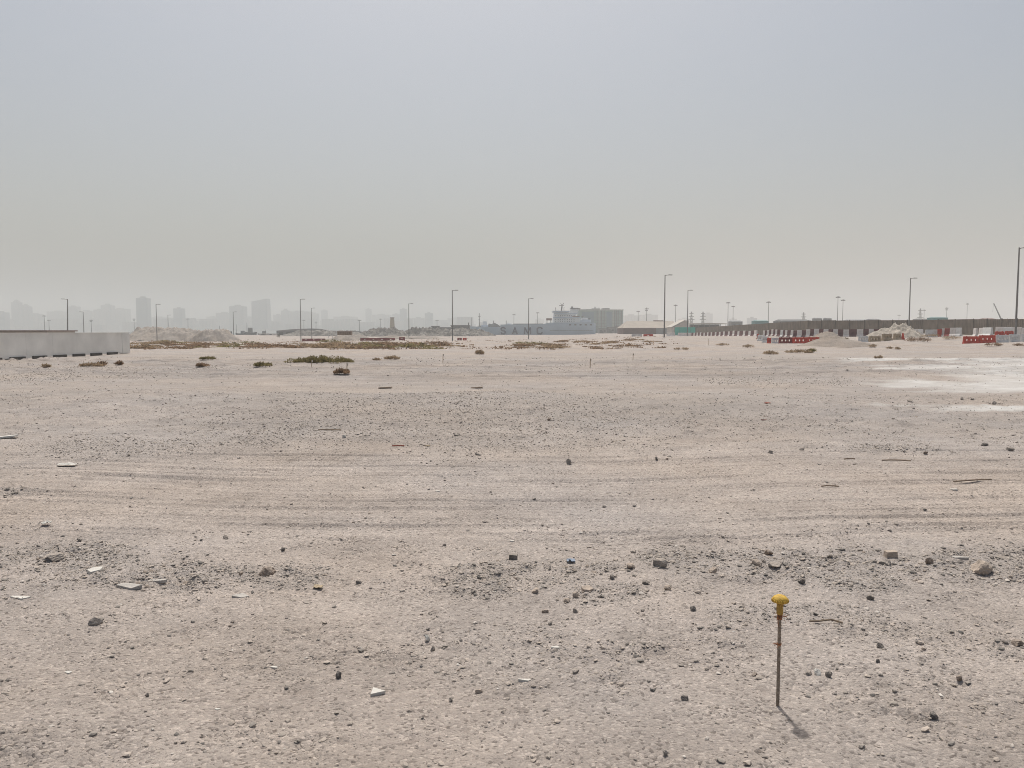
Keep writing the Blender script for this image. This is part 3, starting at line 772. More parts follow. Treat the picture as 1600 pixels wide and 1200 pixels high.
 (1390, 830, 6, 3, 'rock', 'rock_dark', 'rock', 'dark pebble on the track strip above the squarish tan block', 'rock'),
 (1395, 655, 6, 3, 'rock', 'rock_dark', 'rock', 'dark pebble left of the lower white patch', 'rock'),
]
for k, (px, py, w, h, shp, mt, nm, lb, ct) in enumerate(ST):
    p = on_ground(px, py); s = p.y / F * 1.02
    W, Hh = w * s, h * s
    r = random.Random(k)
    if shp == 'rock': mb = rock_mesh(k, W, W * r.uniform(.7, 1.0), Hh * 1.25)
    elif shp == 'slab': mb = slab_mesh(k, W, max(W * .28, .6 * Hh * min(p.y / 1.55, 4)), Hh * .2, r.choice([5, 6, 7]))
    elif shp == 'tri': mb = MB().plan([(-W * .48, -.026), (W * .5, .004), (-W * .46, .038)], .0, .013)
    elif shp == 'box':
        mb = MB().box(-W / 2, W / 2, -W * .4, W * .4, -.01, Hh * .8)
        mb.v = [(x + r.uniform(-.1, .1) * W, y + r.uniform(-.1, .1) * W, z + r.uniform(-.1, .1) * Hh) for x, y, z in mb.v]
    elif shp == 'plank': mb = MB().box(-W / 2, W / 2, -.06, .06, 0, max(Hh * .6, .025)); mb.v = [(x, y + r.uniform(-.01, .01), z + (.02 if x > 0 else 0)) for x, y, z in mb.v]
    elif shp == 'stick':
        mb = MB().tube([(-W / 2, 0, .012), (-W * .2, r.uniform(-.02, .02), .016), (W * .2, r.uniform(-.02, .02), .018), (W / 2, r.uniform(-.05, .05), .012)], [.003 + .0005 * p.y] * 4, 6)
    else:
        mb = MB(); n = 7
        vs = [((i / (n - 1) - .5) * W, (j / 3 - .5) * max(W * .5, .05), .012 + abs(r.gauss(0, .35)) * Hh * .7) for j in range(4) for i in range(n)]
        fs = [(j * n + i, j * n + i + 1, (j + 1) * n + i + 1, (j + 1) * n + i) for j in range(3) for i in range(n - 1)]
        mb.add(vs, fs); n0 = len(mb.v); mb.add([(x, y, z - .004) for x, y, z in mb.v], [tuple(f[::-1]) for f in fs])
    rz = r.uniform(-.25, .25) if shp in ('slab', 'plank', 'sheet') else (r.uniform(0, 6.28) if shp == 'rock' else (.22 if px == 1520 else -.08 if shp == 'stick' else 0))
    thing(nm, mb, M[mt], p, lb, ct, None, rz)

# further single pebbles, the ones that show largest
px_, py_, ps_ = [], [], []
protos = [rock_mesh(500 + k, 1, random.Random(k).uniform(.7, 1), random.Random(k + 9).uniform(.5, .85), 1, 8).mesh('pebble', M[['rock_grey', 'rock_tan', 'rock_tan', 'rock_brown', 'rock_grey', 'rock_grey'][k % 6]]) for k in range(12)]
pk = ['grey', 'tan', 'tan', 'brown', 'grey', 'grey']
spots = []
for k in range(120):   # scattered over the foreground sand
    y = 2.75 + 2.9 * rng.random() ** 1.1; spots.append((rng.uniform(-.64, .64) * y, y, rng.uniform(.011, .024), 'pebble', 'lying loose on the open foreground sand', 'loose pebbles on the foreground sand'))
for k in range(95):   # gravel bands
    while True:
        y = rng.uniform(4.3, 5.6); x = rng.uniform(-.64, .64) * y
        if gravel_mask(np.array([x]), np.array([y]))[0] > .45: break
    spots.append((x, y, rng.uniform(.022, .05), 'cobble', 'in the gravel bands across the foreground', 'cobbles of the gravel bands'))
for k in range(80):    # the swell
    y = rng.uniform(8.5, 17); x = rng.uniform(-.6, .6) * y
    spots.append((x, y, rng.uniform(.003, .0062) * y, 'stone', 'lying on the gravel swell in the middle distance', 'stones on the gravel swell'))
for k, (x, y, s, nm, where, grp) in enumerate(spots):
    i = k % 12
    o = bpy.data.objects.new(nm, protos[i]); COL.objects.link(o)
    o.location = (x, y, gz1(x, y) - .2 * s); o.rotation_euler = (rng.uniform(-.3, .3), rng.uniform(-.3, .3), rng.uniform(0, 6.28)); o.scale = (s, s, s)
    tag(o, f'small {pk[i % 6]} {nm} {where}', nm, f'{pk[i % 6]} {grp}')

# ------------------------------------------------------------------ thin pegs out on the plain
for px, pt, pb, lb in ((487, 562, 573, 'thin wooden peg in front of the big green shrub'), (542, 567, 583, 'thin wooden peg beside the small brown bush'),
                       (692, 553, 567, 'thin peg standing alone on the plain left of centre'), (922, 560, 573, 'thin peg on the plain right of centre'),
                       (989, 552, 563, 'thin peg furthest back on the plain, under the far lamp'), (1107, 529, 540, 'thin peg on the pale rise before the striped barriers')):
    p = on_ground(px, pb); h = zat(pt, p.y) - p.z
    e = empty('survey_peg', p, 0, lb, 'peg')
    MB().tube([(0, 0, -.1), (.01, 0, h)], .016, 6).build('shaft', M['wood_pale'], e)
    MB().box(-.008, .055, -.006, .006, h - .10, h - .02).build('flag_strip', M['rock_white'], e)

# ------------------------------------------------------------------ shrubs
def shrub_mesh(seed, w, d, h, n, ls, up=.6, lobes=9):
    r = np.random.default_rng(seed)
    cx = r.uniform(-.5, .5, lobes) * w * .8; cy = r.uniform(-.5, .5, lobes) * d * .7
    edge = 1 - .55 * np.abs(cx / (w * .5)) ** 1.6
    ch = h * edge * r.uniform(.55, 1.0, lobes); cr = r.uniform(.16, .3, lobes) * max(min(w, 2.5 * h), d * .6)
    k = r.integers(0, lobes, n)
    a = r.uniform(0, 2 * np.pi, n); q = np.sqrt(r.random(n))
    x = cx[k] + np.cos(a) * q * cr[k]; y = cy[k] + np.sin(a) * q * cr[k]
    zt = ch[k] * np.sqrt(np.clip(1 - q ** 2 * .85, 0, 1))
    z = zt * r.random(n) ** .45
    ln = ls * r.uniform(.5, 1.5, n)
    dx, dy, dz = np.cos(a) * (1 - up) + r.normal(0, .35, n), np.sin(a) * (1 - up) + r.normal(0, .35, n), up + r.normal(0, .3, n)
    L = np.sqrt(dx ** 2 + dy ** 2 + dz ** 2) + 1e-6; dx, dy, dz = dx / L * ln, dy / L * ln, dz / L * ln
    b = r.uniform(0, 2 * np.pi, n); wx, wy = np.cos(b) * ln * .22, np.sin(b) * ln * .22
    z = np.maximum(z, 0)
    p0 = np.stack([x - wx, y - wy, z], -1); p1 = np.stack([x + wx, y + wy, z], -1)
    p2 = np.stack([x + dx + wx * .3, y + dy + wy * .3, z + dz], -1); p3 = np.stack([x + dx * .8 - wx * .6, y + dy * .8 - wy * .6, z + dz * .8], -1)
    V = np.stack([p0, p1, p2, p3], 1).reshape(-1, 3)
    return V, np.arange(4 * n).reshape(-1, 4), (cx, cy, ch)

def shrub(name, px, pb, wpx, hpx, depth, mt, label, cat, n=1500, ls=.07, group=None, loc=None):
    p = loc or on_ground(px, pb); s = p.y / F; w = wpx * s; h = hpx * s
    if loc is None: p = Vector((p.x, p.y + depth * w * .4, 0)); p.z = gz1(p.x, p.y)
    e = empty(name, p, 0, label, cat, group)
    V, Q, (cx, cy, ch) = shrub_mesh(int(px * 7 + pb), w, w * depth, h, n, ls, lobes=max(6, int(w / max(h, .1) * 5)))
    o = bpy.data.objects.new('foliage', np_mesh('foliage', V, faces4=Q, m=M[mt])); COL.objects.link(o); o.parent = e
    sm = MB(); r = random.Random(int(px))
    for a, b, c in list(zip(cx, cy, ch))[:10]:
        sm.tube([(a, b, -.03), (a + r.uniform(-.1, .1) * h, b, c * .5), (a + r.uniform(-.3, .3) * h, b + r.uniform(-.2, .2) * h, c * 1.03)], [.012 * h / .4 + .004, .008, .003], 5)
    sm.build('stems', M['wood'], e)
    return e

shrub('green_shrub', 497, 567, 118, 15, .42, 'leaf_green', 'widest olive green shrub sprawling on the sand left of centre', 'shrub', 9000, .075)
shrub('green_shrub', 409, 574, 28, 8, .6, 'leaf_green', 'small rounded green shrub just left of the widest shrub', 'shrub', 1500, .06)
shrub('green_shrub', 314, 574, 20, 6, .6, 'leaf_brown', 'small brownish shrub, the nearest of the pair at the left', 'shrub', 1000, .055)
shrub('green_shrub', 322, 563, 23, 5, .5, 'leaf_green', 'low flat green shrub behind the brownish one at the left', 'shrub', 900, .06)
shrub('dry_shrub', 533, 586, 21, 9, .6, 'leaf_brown', 'small brown bush beside a wooden peg', 'shrub', 1300, .06)
shrub('tumbleweed', 748, 554, 14, 9, .8, 'leaf_dry', 'round tan tumbleweed ball on the plain near the centre', 'shrub', 1100, .07)
shrub('dry_shrub', 612, 562, 24, 6, .5, 'leaf_dry', 'dry low tuft right of the widest shrub', 'shrub', 700, .07)
shrub('dry_shrub', 588, 563, 14, 4, .5, 'leaf_dry', 'smaller dry tuft between the widest shrub and the low tuft', 'shrub', 400, .06)
shrub('dry_shrub', 140, 573, 40, 6, .35, 'leaf_dry', 'low dry grass tuft in front of the white wall', 'shrub', 900, .07)
shrub('dry_shrub', 160, 572, 14, 9, .6, 'leaf_brown', 'upright dry tuft in front of the white wall', 'shrub', 400, .09)
shrub('dry_shrub', 185, 571, 10, 8, .6, 'leaf_brown', 'small upright dry tuft near the right end of the white wall', 'shrub', 300, .09)
shrub('dry_shrub', 70, 575, 12, 5, .6, 'leaf_dry', 'small dry tuft in front of the left part of the white wall', 'shrub', 300, .07)
shrub('dry_shrub', 1205, 554, 24, 7, .5, 'leaf_dry', 'spiky dry tuft left of the sand cone', 'shrub', 600, .08)
shrub('dry_shrub', 1250, 552, 46, 7, .4, 'leaf_dry', 'wide straggling tuft at the foot of the sand cone', 'shrub', 1100, .08)
shrub('green_shrub', 1271, 551, 15, 7, .6, 'leaf_green', 'yellowish green clump against the sand cone foot', 'shrub', 600, .08)
shrub('dry_shrub', 1170, 543, 22, 5, .5, 'leaf_dry', 'dry tuft below the row of red plastic barriers', 'shrub', 500, .08)
shrub('dry_shrub', 1130, 540, 24, 4, .4, 'leaf_dry', 'low dry tuft on the pale rise, left of the plastic barriers', 'shrub', 400, .08)
shrub('dry_shrub', 1065, 547, 26, 4, .4, 'leaf_dry', 'flat dry tuft on sand below the striped barriers', 'shrub', 400, .08)
shrub('dry_shrub', 1366, 543, 13, 6, .6, 'leaf_dry', 'small dry tuft just right of the sand cone', 'shrub', 300, .08)
shrub('dry_shrub', 1391, 545, 9, 4, .6, 'leaf_dry', 'tiny dry tuft, left of two right of the sand cone', 'shrub', 250, .07)
shrub('dry_shrub', 1403, 546, 10, 4, .6, 'leaf_dry', 'tiny dry tuft, right of two right of the sand cone', 'shrub', 250, .07)
shrub('dry_shrub', 1374, 560, 12, 4, .6, 'leaf_dry', 'low tuft at the edge of the far white patch', 'shrub', 250, .07)
shrub('dry_shrub', 1440, 534, 42, 9, .4, 'leaf_brown', 'broad brown bush left of the red barrier pair', 'shrub', 1500, .1)
shrub('dry_shrub', 1458, 527, 30, 6, .4, 'leaf_dry', 'dry bush behind the broad brown bush at the right', 'shrub', 700, .1)
shrub('dry_shrub', 1490, 530, 30, 7, .4, 'leaf_dry', 'dry bush just left of the red barrier pair', 'shrub', 700, .1)
shrub('dry_shrub', 1556, 541, 26, 6, .5, 'leaf_brown', 'dark tuft in front of the pale barriers at the right', 'shrub', 700, .08)
shrub('dry_shrub', 1594, 541, 16, 5, .5, 'leaf_brown', 'brown tuft at the right edge below the pale barriers', 'shrub', 400, .08)
shrub('green_shrub', 435, 527, 5, 8, .8, 'leaf_haze', 'small dark round bush far off before the grey sheds', 'shrub', 200, .3)
shrub('green_shrub', 207, 524, 9, 8, .7, 'leaf_haze', 'dark bush peeping out past the right end of the white wall', 'shrub', 260, .25)

# scrub belt: single clumps first, then the mass between them
pr = []
for k in range(6):
    V, Q, _ = shrub_mesh(900 + k, 1.0, .8, .42, 260, .13, .5, 7)
    pr.append(np_mesh('scrub_clump', V, faces4=Q, m=M[['leaf_brown', 'leaf_brown', 'leaf_dry', 'leaf_green', 'leaf_brown', 'leaf_dry'][k]]))
r = np.random.default_rng(77)
kk = ['brown', 'brown', 'straw coloured', 'olive', 'brown', 'straw coloured']
cnt = 0
while cnt < 150:
    px = r.uniform(205, 1030); py = r.uniform(534, 549.5)
    if px > 700 and r.random() < .45: continue
    d = F * (H + .25) / (py - 517); x = (px - 800) / F * d
    i = cnt % 6; o = bpy.data.objects.new('scrub_clump', pr[i]); COL.objects.link(o)
    s = r.uniform(.8, 1.7) * (1.3 if px < 700 else 1)
    o.location = (x, d, gz1(x, d) - .03); o.scale = (s * 1.5, s, s * r.uniform(.4, .65)); o.rotation_euler = (0, 0, r.uniform(0, .6))
    tag(o, f'low {kk[i]} clump in the scrub belt across the middle distance', 'scrub', f'{kk[i]} scrub clumps of the belt')
    cnt += 1
Vs = []; Qs = []; tn = []; nv = 0
N = 3300
px = r.uniform(150, 1060, N); py = 524 + 26 * r.random(N)
d = F * (H + .25) / (py - 517); x = (px - 800) / F * d
keep = (r.random(N) < np.clip(.30 + 1.7 * noise(x / 7, d / 10, 91), 0.03, 1) * np.where(px < 700, 1, .55)) & (d < 300)
x, d = x[keep], d[keep]; z = gz(x, d)
for a, b, c in zip(x, d, z):
    n = 10; sz = r.uniform(.25, .7)
    px0 = a + r.normal(0, .45 * sz, n); py0 = b + r.normal(0, .3 * sz, n); ln = sz * r.uniform(.2, .5, n)
    an = r.uniform(0, 6.28, n); wx, wy = np.cos(an) * ln * .5, np.sin(an) * ln * .5
    tx, ty = r.normal(0, .4, n) * ln, r.normal(0, .4, n) * ln
    V = np.stack([np.stack([px0 - wx, py0 - wy, np.full(n, c - .03)], -1), np.stack([px0 + wx, py0 + wy, np.full(n, c - .03)], -1), np.stack([px0 + tx, py0 + ty, c + ln * .55], -1)], 1).reshape(-1, 3)
    Vs.append(V); Qs.append(np.arange(3 * n).reshape(-1, 3) + nv); nv += 3 * n
o = bpy.data.objects.new('scrub_cover', np_mesh('scrub_cover', np.concatenate(Vs), faces3=np.concatenate(Qs), m=M['leaf_brown'])); COL.objects.link(o); tag(o, kind='stuff')

# ------------------------------------------------------------------ white wall on dark blocks at the left
A = Vector((-26.9, 39.5)); B = Vector((-26.35, 53.6)); 
wall = empty('white_wall', (A.x, A.y, 0), math.atan2((B - A).y, (B - A).x), 'long low white wall panel raised on dark blocks at the left', 'wall')
L = (B - A).length
zt = 1.40; z0 = .07
step = 1.86; nb = 0
xx = -6.0
while xx < L - 1.0:
    MB().box(xx + .004, min(xx + 2.35, L - .9) - .004, -.1, .1, z0, zt).build('panel', M['white_wall'], wall); xx += 2.35
MB().box(L - .9, L + .05, -.12, .12, .03, zt - .01).build('end_panel', M['white_wall'], wall)['label'] = 'bluish white end panel reaching the ground'
MB().box(-6, L + .06, -.14, .14, zt + .002, zt + .05).build('coping', M['white_wall'], wall)
for k in range(10):
    xb = L - 2.2 - k * step
    MB().box(xb - .60, xb + .60, -.19, -.101, -.06, .15).build('foot_block', M['block_dark'], wall)
# a beige structure behind it
bz = empty('beige_cabin', (xat(-60, 62), 62, gz1(xat(-60, 62), 62)), 0, 'beige flat roofed cabin behind the white wall at the left edge', 'cabin')
w2 = xat(76, 62) - xat(-60, 62)
MB().box(0, w2 - .15, 0, 4, -.1, zat(518, 62) - bz.location.z).build('wall', M['beige_wall'], bz)
MB().box(-.1, w2, -.15, 4.15, zat(518, 62) - bz.location.z + .002, zat(516, 62) - bz.location.z).build('roof', M['coping'], bz)
MB().box(2.0, 3.0, -.03, 0, .1, 1.3).build('door', M['grey_panel'], bz)

# ------------------------------------------------------------------ street lamps
def lamp_proto():
    e = empty('street_lamp')
    MB().lathe([(.26, 0), (.26, .04), (.15, .05), (.14, .5)], 12).build('base_plate', M['galv'], e)
    MB().tube([(0, 0, .04), (0, 0, 6), (0, 0, 12)], [.15, .125, .09], 10).build('pole', M['galv'], e)
    MB().tube([(0, 0, 11.8), (.35, 0, 11.93), (1.0, 0, 11.97)], [.06, .05, .045], 8).build('arm', M['galv'], e)
    hd = MB().prism([(.55, 11.95), (.75, 12.06), (1.45, 12.04), (1.55, 11.98), (1.5, 11.93), (.6, 11.91)], -.17, .17).build('lamp_head', M['lamp_head'], e)
    MB().box(.8, 1.4, -.12, .12, 11.895, 11.912).build('lens', M['lens'], hd)
    return e
lp = lamp_proto()
LAMPS = [(1587, 386, 116, 1, 'tall street lamp nearest to the right edge, behind the red barriers'), (1420, 434, 182, 1, 'street lamp rising from behind the rubble heap at the right'),
         (1038, 429, 163, 1, 'tall street lamp left of the teal screen, right of the ship'), (1074, 453, 236, 1, 'street lamp in front of the teal screen'),
         (826, 466, 246, 1, 'street lamp standing in front of the lettered ship hull'), (707, 453, 198, 1, 'tall street lamp standing before the grey sheds left of the ship'),
         (639, 474, 262, 1, 'street lamp above the grey rubble right of the pale tower'), (470, 467, 242, 1, 'street lamp in front of the low dark shed, taller of two'),
         (487, 481, 300, 1, 'street lamp in front of the low dark shed, shorter of two'), (245, 475, 262, 1, 'street lamp standing left before the far sand mounds'),
         (105, 467, 190, -1, 'street lamp leaning slightly, rising above the white wall with its arm to the left'), (131, 487, 300, -1, 'short street lamp above the right half of the white wall'),
         (365, 487, 330, 1, 'faint street lamp right of the far sand mounds'), (263, 492, 380, 1, 'faint street lamp just right of the one before the sand mounds')]
for k, (px, pt, D, s, lb) in enumerate(LAMPS):
    x = xat(px, D); z = gz1(x, D); sc = (zat(pt, D) - z) / 12.05
    o = lp if k == 0 else copy_tree(lp, (0, 0, 0), 0, lb)
    o.location = (x, D, z); o.scale = (1.0 * s if False else 1.0, 1.0, sc); o.rotation_euler = (0, R(-2.2) if px == 105 else 0, 0 if s > 0 else math.pi)
    tag(o, lb, 'street lamp', 'street lamps round the open ground')

def mast_proto(kind):
    e = empty('floodlight_mast')
    MB().tube([(0, 0, 0), (0, 0, 25)], [.32, .16], 8).build('pole', M['galv'], e)
    if kind == 0:
        MB().lathe([(.2, 24.2), (1.1, 24.6), (1.2, 24.9), (.9, 25.1), (.3, 25.3)], 12).build('head_ring', M['lamp_head'], e)
        for k in range(6):
            a = k * math.tau / 6; c, s = math.cos(a), math.sin(a)
            MB().box(c * 1.35 - .3, c * 1.35 + .3, s * 1.35 - .3, s * 1.35 + .3, 24.25, 24.85).build('floodlight', M['lamp_head'], e)
    else:
        MB().box(-1.5, 1.5, -.12, .12, 23.2, 23.4).box(-1.2, 1.2, -.12, .12, 21.6, 21.8).build('crossbar', M['lamp_head'], e)
        for k in range(4):
            MB().box(-1.5 + .85 * k, -1.5 + .85 * k + .5, -.3, .2, 23.42, 24.1).build('floodlight', M['lamp_head'], e)
        for k in range(3):
            MB().box(-1.2 + .8 * k, -1.2 + .8 * k + .5, -.3, .2, 21.82, 22.5).build('floodlight', M['lamp_head'], e)
    return e
m0, m1 = mast_proto(0), mast_proto(1)
MASTS = [(1137, 472, 560, 0, 'taller floodlight mast of the pair left of the teal roofed hut'), (1145, 478, 640, 0, 'shorter floodlight mast of the pair left of the teal roofed hut'),
         (1200, 471, 520, 0, 'lone floodlight mast beside the teal roofed hut'), (1308, 463, 520, 0, 'taller of two floodlight masts behind the brown fence'),
         (1316, 468, 560, 0, 'shorter of two floodlight masts behind the brown fence'), (1010, 480, 600, 1, 'mast with two rows of floodlights above the tan roofed warehouse'),
         (997, 486, 640, 0, 'thin mast left of the one with two rows of lights'), (1055, 476, 620, 0, 'mast rising behind the tan warehouse roof between two street lamps'),
         (1478, 479, 760, 1, 'hazy mast with a bulky head above the teal hut at the right'), (1443, 484, 760, 0, 'faint thin mast right of the rubble heap lamp'),
         (1510, 474, 800, 0, 'faint tall mast between the teal hut and the crane'), (840, 488, 700, 0, 'thin mast above the ship between the M and the C'),
         (803, 491, 720, 0, 'thin mast above the ship near the S'), (683, 500, 720, 0, 'short mast behind the grey sheds left of the ship'),
         (595, 498, 700, 0, 'thin mast left of the pale concrete tower'), (562, 500, 640, 0, 'thin mast above the brown container'),
         (210, 497, 800, 1, 'faint mast above the right end of the white wall'), (294, 498, 760, 0, 'faint mast over the left sand mound'),
         (475, 500, 820, 0, 'faint mast between the two lamps by the dark shed'), (494, 502, 820, 1, 'faint twin armed mast right of the lamps by the dark shed'),
         (77, 500, 700, 0, 'faint mast over the white wall, left of the leaning lamp'), (70, 493, 640, 0, 'thin faint mast over the end of the beige cabin'), (143, 499, 720, 1, 'faint twin armed mast over the white wall, right of the short lamp'),
         (1404, 492, 800, 0, 'faint mast above the fence left of the rubble heap lamp')]
used = set()
for px, pt, D, k, lb in MASTS:
    p = (m0, m1)[k]; x = xat(px, D); zb = gz1(x, D)
    if zb < -3: zb = -2.6
    sc = (zat(pt, D) - zb) / 25.2
    if k not in used: o = p; used.add(k)
    else: o = copy_tree(p, (0, 0, 0), 0, lb)
    o.location = (x, D, zb); o.scale = (.9, .9, sc); tag(o, lb, 'floodlight mast', 'far floodlight masts')

# lattice pylons
for px, pt, D, lb in ((1080, 487, 900, 'left lattice pylon behind the pale shelter roof'), (1098, 487, 900, 'right lattice pylon behind the pale shelter roof'), (1255, 488, 900, 'small lattice pylon above the long grey shed'), (1437, 482, 900, 'dark narrow lattice pylon right of the rubble heap lamp')):
    x = xat(px, D); zb = gz1(x, D); h = zat(pt, D) - zb
    e = empty('lattice_pylon', (x, D, zb), 0, lb, 'pylon', 'far lattice pylons')
    lat = MB(); n = 7
    for s1 in (-1, 1):
        for s2 in (-1, 1): lat.tube([(s1 * 2, s2 * 2, 0), (s1 * .3, s2 * .3, h)], .22, 4)
    for i in range(n):
        t0, t1 = i / n, (i + 1) / n; w0, w1 = 2 - 1.7 * t0, 2 - 1.7 * t1
        for s2 in (-1, 1):
            lat.tube([(-w0, s2 * w0, h * t0), (w1, s2 * w1, h * t1)], .16, 4); lat.tube([(w0, s2 * w0, h * t0), (-w1, s2 * w1, h * t1)], .16, 4)
    lat.build('lattice', M['galv'], e)
    for i, (f, w) in enumerate(((.62, 3.6), (.76, 3.0), (.9, 2.3))):
        MB().box(-w, w, -.3, .3, h * f, h * f + .7).build('crossarm', M['galv'], e)

# ------------------------------------------------------------------ barriers
def profile_block(mb, x0, x1, prof, holes=()):
    """a long block with a profile of (z, half thickness); holes = (xa, xb, za, zb) go right through"""
    xs = sorted({x0, x1, *[h[0] for h in holes], *[h[1] for h in holes]})
    def half(z):
        for (za, ta), (zb, tb) in zip(prof[:-1], prof[1:]):
            if za <= z <= zb: return ta + (tb - ta) * (z - za) / max(zb - za, 1e-6)
        return prof[-1][1]
    zs = sorted({*[p[0] for p in prof], *[h[2] for h in holes], *[h[3] for h in holes]})
    nx, nz = len(xs), len(zs)
    vs = [(x, sgn * half(z), z) for sgn in (-1, 1) for z in zs for x in xs]
    I = lambda s, j, i: s * nx * nz + j * nx + i
    fill = [[not any(h[0] <= (xs[i] + xs[i + 1]) / 2 <= h[1] and h[2] <= (zs[j] + zs[j + 1]) / 2 <= h[3] for h in holes) for i in range(nx - 1)] for j in range(nz - 1)]
    g = lambda j, i: 0 <= j < nz - 1 and 0 <= i < nx - 1 and fill[j][i]
    fs = []
    for j in range(nz - 1):
        for i in range(nx - 1):
            if not fill[j][i]: continue
            fs += [(I(0, j, i), I(0, j, i + 1), I(0, j + 1, i + 1), I(0, j + 1, i)), (I(1, j, i), I(1, j + 1, i), I(1, j + 1, i + 1), I(1, j, i + 1))]
            if not g(j - 1, i): fs.append((I(0, j, i), I(1, j, i), I(1, j, i + 1), I(0, j, i + 1)))
            if not g(j + 1, i): fs.append((I(0, j + 1, i), I(0, j + 1, i + 1), I(1, j + 1, i + 1), I(1, j + 1, i)))
            if not g(j, i - 1): fs.append((I(0, j, i), I(0, j + 1, i), I(1, j + 1, i), I(1, j, i)))
            if not g(j, i + 1): fs.append((I(0, j, i + 1), I(1, j, i + 1), I(1, j + 1, i + 1), I(0, j + 1, i + 1)))
    return mb.add(vs, fs)

ORD = ['first', 'second', 'third', 'fourth', 'fifth', 'sixth', 'seventh', 'eighth', 'ninth', 'tenth', 'eleventh', 'twelfth', 'thirteenth', 'fourteenth', 'fifteenth', 'sixteenth', 'seventeenth', 'eighteenth', 'nineteenth', 'twentieth']
JP = [(-.15, .36), (0, .36), (.10, .36), (.38, .18), (1.38, .12), (1.42, .10)]

def along(pts):
    P = [Vector((xat(a, d), d)) for a, d in pts]
    Ls = [(q - p).length for p, q in zip(P[:-1], P[1:])]
    def f(t):
        for p, q, l in zip(P[:-1], P[1:], Ls):
            if t <= l: return p + (q - p) * (t / l), math.atan2((q - p).y, (q - p).x)
            t -= l
        return P[-1], math.atan2((P[-1] - P[-2]).y, (P[-1] - P[-2]).x)
    return f, sum(Ls)

def concrete_row(pts, seq, phrase, grp):
    """seq: list of (colour, length); gap colours None leave a gap"""
    f, T = along(pts); tot = sum(l for _, l in seq); k = T / tot; t = 0; cnt = {}
    for c, l in seq:
        l *= k
        (p, a), (p2, _) = f(t + l / 2), f(t + l)
        t += l
        if c is None: continue
        cnt[c] = cnt.get(c, 0) + 1
        mb = MB(); profile_block(mb, -l / 2 + .03, l / 2 - .03, JP)
        word = {'maroon': 'maroon', 'dirty_white': 'whitish', 'white_plastic': 'bluish white', 'red_plastic': 'red', 'dark_red_plastic': 'dark red'}[c]
        o = thing('concrete_barrier', mb, M[c], (p.x, p.y, gz1(p.x, p.y)), f'{ORD[(cnt[c] - 1) % 20]} {word} barrier from the left in {phrase}', 'barrier', grp, a)

mw = []
rr = random.Random(4)
for k in range(15): mw += [('maroon', 4.6 if k % 3 else 5.4), ('dirty_white', 3.2)]
concrete_row([(1081, 285), (1183, 200)], mw, 'the receding striped row', 'striped concrete barriers under the fence')
concrete_row([(1042, 300), (1081, 286)], [('dirty_white', 2.5), (None, 1), ('dirty_white', 4)], 'the pair left of the striped row', 'pale barriers left of the striped row')
seq = []
for k in range(17):
    seq += [('dirty_white', rr.uniform(1.0, 1.35)), ('maroon', rr.choice([1.0, 1.1, 1.6]))]
seq[8] = ('white_plastic', 1.3)
concrete_row([(1193, 175), (1240, 162), (1300, 155), (1412, 150)], seq, 'the striped row behind the sand cone', 'striped concrete barriers behind the sand cone')
concrete_row([(1428, 148), (1442, 146)], [('dirty_white', 1), ('white_plastic', 1)], 'the pair right of the rubble heap', 'pale barriers right of the rubble heap')
concrete_row([(1446, 138), (1472, 138), (1502, 134)], [('white_plastic', 1.1), ('dirty_white', .5), ('red_plastic', .7), ('dirty_white', .5), ('dark_red_plastic', .9), ('dirty_white', 1), ('white_plastic', .8)], 'the mixed row behind the brown bush', 'mixed barriers behind the brown bush')
concrete_row([(1522, 136), (1550, 128)], [('dirty_white', .6), (None, .5), ('dirty_white', .7), ('white_plastic', 1.6)], 'the pale row behind the red pair', 'pale barriers behind the red pair')
concrete_row([(1556, 124), (1610, 118)], [('dirty_white', 1), ('white_plastic', 1.2), ('dirty_white', 1), ('dirty_white', 1)], 'the pale row at the right edge', 'pale barriers at the right edge')

PP = [(-.08, .26), (0, .26), (.14, .25), (.26, .16), (.82, .10), (.88, .08)]
def plastic_meshes(L, h):
    s = h / .88
    prof = [(a * s if a > 0 else a, b) for a, b in PP]
    mb = MB(); u = L / 1.8
    profile_block(mb, -L / 2 + .02, L / 2 - .02, prof, [(-.60 * u, -.36 * u, .36 * s, .58 * s), (-.12 * u, .12 * u, .36 * s, .58 * s), (.36 * u, .60 * u, .36 * s, .58 * s)])
    return mb
def plastic(px, D, w, h, yaw, c, label, grp):
    L = w / F * D; x = xat(px, D)
    e = empty('plastic_barrier', (x, D, gz1(x, D)), R(yaw), label, 'barrier', grp)
    Lr = L / max(.3, abs(math.cos(R(yaw))))
    plastic_meshes(Lr, h).build('body', M[c], e)
    cp = MB()
    for q in (-.3, .3): cp.lathe([(.07, h + .001), (.07, h + .05), (.04, h + .06)], 10, (q * Lr, 0, 0))
    cp.build('filler_cap', M[c], e)
    MB().tube([(Lr / 2 - .02, 0, .05), (Lr / 2 - .02, 0, h * .95)], .05, 8).build('hinge_pin', M[c], e)
    return e
G1 = 'water filled plastic barriers before the striped row'
plastic(1184.5, 122, 4, .85, 70, 'red_plastic', 'red barrier at the far left tip of the plastic row', G1)
plastic(1190, 116, 7, .85, -60, 'white_plastic', 'white barrier, second from the left tip of the plastic row', G1)
plastic(1196.5, 109.5, 7, .85, -50, 'white_plastic', 'white barrier just before the small red one in the plastic row', G1)
plastic(1203, 104.5, 6, .85, -40, 'red_plastic', 'short red barrier left of the white one in the plastic row', G1)
plastic(1211.5, 102, 12, .85, -8, 'white_plastic', 'white barrier left of the dark red one in the plastic row', G1)
plastic(1228, 100.6, 21, .86, -2, 'dark_red_plastic', 'faded dark red barrier with three holes in the plastic row', G1)
